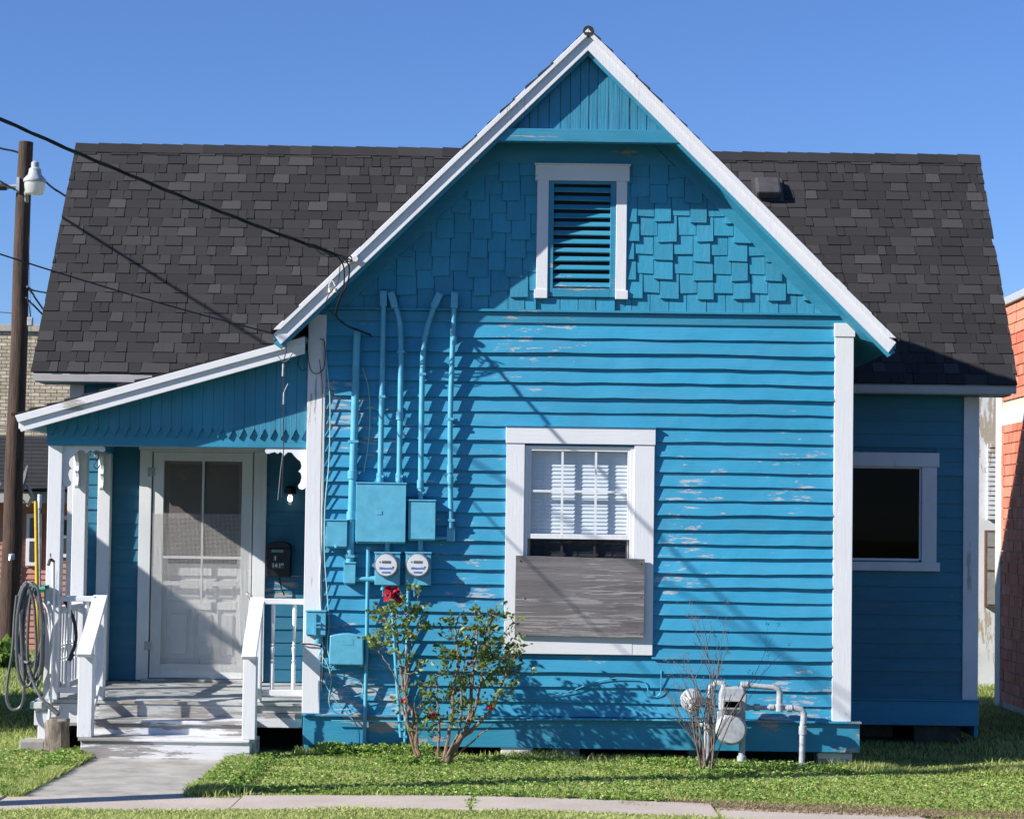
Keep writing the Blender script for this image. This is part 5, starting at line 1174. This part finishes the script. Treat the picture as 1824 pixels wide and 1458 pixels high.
# hedge and trees closing the far view
def bush(name, label, cx_, cy_, w, d_, h, n, seed, mat='hedge', cat='hedge', trunk=0):
    R = random.Random(seed); t = thing(name, label, cat, (cx_, cy_, 0)); mb = MB()
    for _ in range(n):
        while True:
            a, b_, c_ = (R.uniform(-1, 1) for _ in range(3))
            q = a*a+b_*b_+c_*c_
            if q < 1: break
        bump_ = 1+.18*math.sin(a*5+seed)+.15*math.cos(c_*6+b_*4)
        p = Vector((cx_+a*w*bump_, cy_+b_*d_*bump_, trunk+h/2+c_*h/2*bump_)); 
        leaflet(mb, p, Vector((R.uniform(-1, 1), R.uniform(-1, 1), R.uniform(-1, 1))), R.uniform(.12, .22)*(1 if h < 3 else 1.6), R, R.random()*.6+.4*R.random()*(c_ > 0))
    mb.build('foliage' if h < 3 else 'crown', mat, t, kind='stuff')
    MB().tube([(cx_, cy_, -.05), (cx_+.05, cy_, trunk+h*.5)], [.05+h*.02, .03], 8).build('trunk', 'bark', t)
    return t
bush('hedge', 'green hedge at the far left edge beyond the pink house', -15.2, 20, 1.2, 1.5, 2.6, 2500, 3)
bush('small_shrub', 'small leafy shrub at the foot of the wooden pole', P(0, 1185, 9.2).x, 9.2, .3, .25, .28, 260, 8, 'weed', 'shrub')
bush('tree', 'distant round tree far right behind the clay tile building', 13.5, 30, 2.5, 2.5, 4.0, 3500, 5, 'hedge', 'tree', 1.2)
bush('tree', 'distant broad tree far behind on the left beyond the brick building', -26, 30, 3, 3, 4.5, 3500, 6, 'hedge', 'tree', 1.2)

# ================================================================== GRASS
def blades(name, n, region, hmin, hmax, mat, tone_mu, tone_s=.22, keep=None, lean=.5, width=.004, seed=1, tonef=None):
    rg = np.random.default_rng(seed); x0, x1, y0, y1 = region
    x = rg.uniform(x0, x1, n); y = rg.uniform(y0, y1, n)
    if keep is not None: k = keep(x, y, rg); x, y = x[k], y[k]; n = len(x)
    # clumpy height field
    hf = .5+.25*np.sin(x*3.1+np.sin(y*4.3)*1.3)+.25*np.sin(y*7.7+x*5.3+1.2)
    h = (hmin+(hmax-hmin)*rg.random(n))*(.7+.6*hf); a = rg.uniform(0, 2*np.pi, n); ln = lean*h*rg.random(n)
    ta = rg.uniform(0, 2*np.pi, n); w = width*(.6+.8*rg.random(n))
    z = -0.022*np.clip(x, 0, 3.2)-.004
    V = np.zeros((n, 5, 3), np.float32)
    ca, sa = np.cos(a)*w, np.sin(a)*w; dx, dy = np.cos(ta)*ln, np.sin(ta)*ln
    V[:, 0] = np.stack([x-ca, y-sa, z], 1); V[:, 1] = np.stack([x+ca, y+sa, z], 1)
    V[:, 2] = np.stack([x+ca*.8+dx*.4, y+sa*.8+dy*.4, z+h*.6], 1); V[:, 3] = np.stack([x-ca*.8+dx*.4, y-sa*.8+dy*.4, z+h*.6], 1)
    V[:, 4] = np.stack([x+dx*1.2, y+dy*1.2, z+h*.95], 1)
    me = bpy.data.meshes.new(name); me.vertices.add(n*5); me.vertices.foreach_set('co', V.ravel())
    base = (np.arange(n)*5)[:, None]
    li = np.concatenate([base+np.array([[0, 1, 2, 3]]), base+np.array([[3, 2, 4]])], 1).ravel()
    me.loops.add(n*7); me.loops.foreach_set('vertex_index', li.astype(np.int32))
    me.polygons.add(n*2); ls = (np.arange(n)*7)[:, None]+np.array([[0, 4]]); me.polygons.foreach_set('loop_start', ls.ravel().astype(np.int32))
    me.update(calc_edges=True)
    tn = np.clip(rg.normal(tone_mu, tone_s, n)+(hf-.5)*.35 + (0 if tonef is None else tonef(x, y)), 0, 1)
    at_ = me.attributes.new('tone', 'FLOAT', 'FACE'); at_.data.foreach_set('value', np.repeat(tn, 2).astype(np.float32))
    me.materials.append(M[mat]); o = bpy.data.objects.new(name, me); COL.objects.link(o); o['kind'] = 'stuff'; return o
def off_paths(x, y, rg):
    wob = .05*np.sin(x*4)+.03*np.sin(x*11+2)+.02*np.sin(x*23)
    q = -.11*np.maximum(0, -x-.3)
    inside = (y < -2.60+q+wob*.8+np.where(x > 1.3, -.06, 0)) & (y > -3.23+q+wob*.6-np.where(x > 1.3, .08, 0)) & (x < 2.98-.3*(y+3.3))
    wy = .035*np.sin(y*6)+.025*np.sin(y*17)
    path = (x > -3.37+wy) & (x < -2.24+wy-.03*np.sin(y*3)) & (y > -3.1) & (y < -.3)
    under = (y > -.03) & (x > -1.74) & (x < 2.7) & (y < 5) | (y > 2.16) & (abs(x) < 4.15) & (y < 5) | (x > -3.9) & (x < -1.7) & (y > -.5) & (y < 2.2) & ((x > -2.05) & (y > .05) | (x < -2.05))
    joint = np.zeros_like(inside)
    for j in (-.31, 1.325): joint |= (abs(x-j-.01*np.sin(y*9)) < .014) & (y < -2.5)
    worn = (y < -2.45) & (x > .9) & (rg.random(len(x)) < .8) & (y > -2.85)
    return ~(inside & ~joint) & ~path & ~under & ~worn
def tf(x, y): return np.where(y < -3.3, .22, 0)+.12*np.sin(x*1.1+2)*np.sin(y*2.3)-np.where((y < -2.2) & (y > -2.7), .12, 0)
blades('lawn', 300000, (-5.6, 5.4, -4.4, .6), .014, .036, 'grass', .52, .24, off_paths, 1.5, .0048, 3, tf)
blades('verge_grass', 50000, (-5.2, 5.2, -5.7, -3.2), .014, .036, 'grass', .66, .2, off_paths, 1.5, .0048, 4)
blades('rear_lawn', 110000, (-9, 8.5, .4, 12), .03, .07, 'grass', .35, .2, lambda x, y, r: off_paths(x, y, r) & ~((x > 5.3) & (y < 6.6) & (y > 2.6)) & ((x < -3.8) | (x > 2.7)) & ~((x < -5.4) & (y > .9) & (y < 4.3)), .9, .006, 5)
blades('edge_grass', 16000, (-5.4, 5, -2.95, -2.30), .03, .075, 'grass', .35, .22, lambda x, y, r: off_paths(x, y, r) & (x < 1.1) & (r.random(len(x)) < .5+.5*np.sin(x*5)), .8, .004, 6)
blades('wall_grass', 12000, (-1.8, 4.3, -.32, .02), .03, .085, 'grass', .45, .22, lambda x, y, r: (r.random(len(x)) < .55+.45*np.sin(x*7+1)), .7, .0042, 9)
blades('path_edge_grass', 5000, (-3.46, -3.31, -2.85, -.5), .025, .06, 'grass', .45, .22, None, .8, .004, 10)
blades('path_edge_grass', 6500, (-2.26, -2.02, -2.8, -.4), .03, .08, 'grass', .45, .22, None, .8, .004, 11)
blades('dry_thatch', 26000, (.7, 4.9, -2.83, -2.40), .01, .03, 'drygrass', .5, .25, lambda x, y, r: (y > -2.72-.1*(x > 2.7)) | (r.random(len(x)) < .3), 2.5, .004, 12)
# broad-leaf weeds (clover and herbs)
def weeds(name, spots, seed):
    R = random.Random(seed); mb = MB()
    for (x0, x1, y0, y1, n, s) in spots:
        for _ in range(n):
            x, y = R.uniform(x0, x1), R.uniform(y0, y1); z = gz(x)+R.uniform(.015, s); k = R.randint(2, 4); tn = R.random()
            for q in range(k): th = R.uniform(0, 6.28); leaflet(mb, Vector((x, y, z)), Vector((math.cos(th), math.sin(th), R.uniform(-.1, .6))), R.uniform(.012, .026)*(1+s*4), R, tn)
    mb.build(name, 'weed', kind='stuff')
weeds('clover', [(-2.0, 4.6, -2.3, -.2, 5200, .03), (-5.2, -3.4, -2.8, -.2, 2000, .03), (-2.22, -1.9, -2.7, -.5, 800, .06), (-3.6, -3.35, -1.4, -.35, 260, .07), (-1.6, -.7, -.32, -.05, 700, .10), (.9, 2.6, -.5, -.1, 800, .06), (-.35, -.27, -3.2, -2.5, 16, .02), (-2.0, 1.0, -2.62, -2.35, 1000, .04), (-5.0, -3.45, -2.95, -2.6, 500, .04), (-1.1, -.6, -.8, -.45, 300, .06), (1.3, 1.8, -.9, -.5, 350, .05)], 5)
bpy.context.view_layer.update()
print('objects', len(bpy.data.objects), 'tabs', ntab)
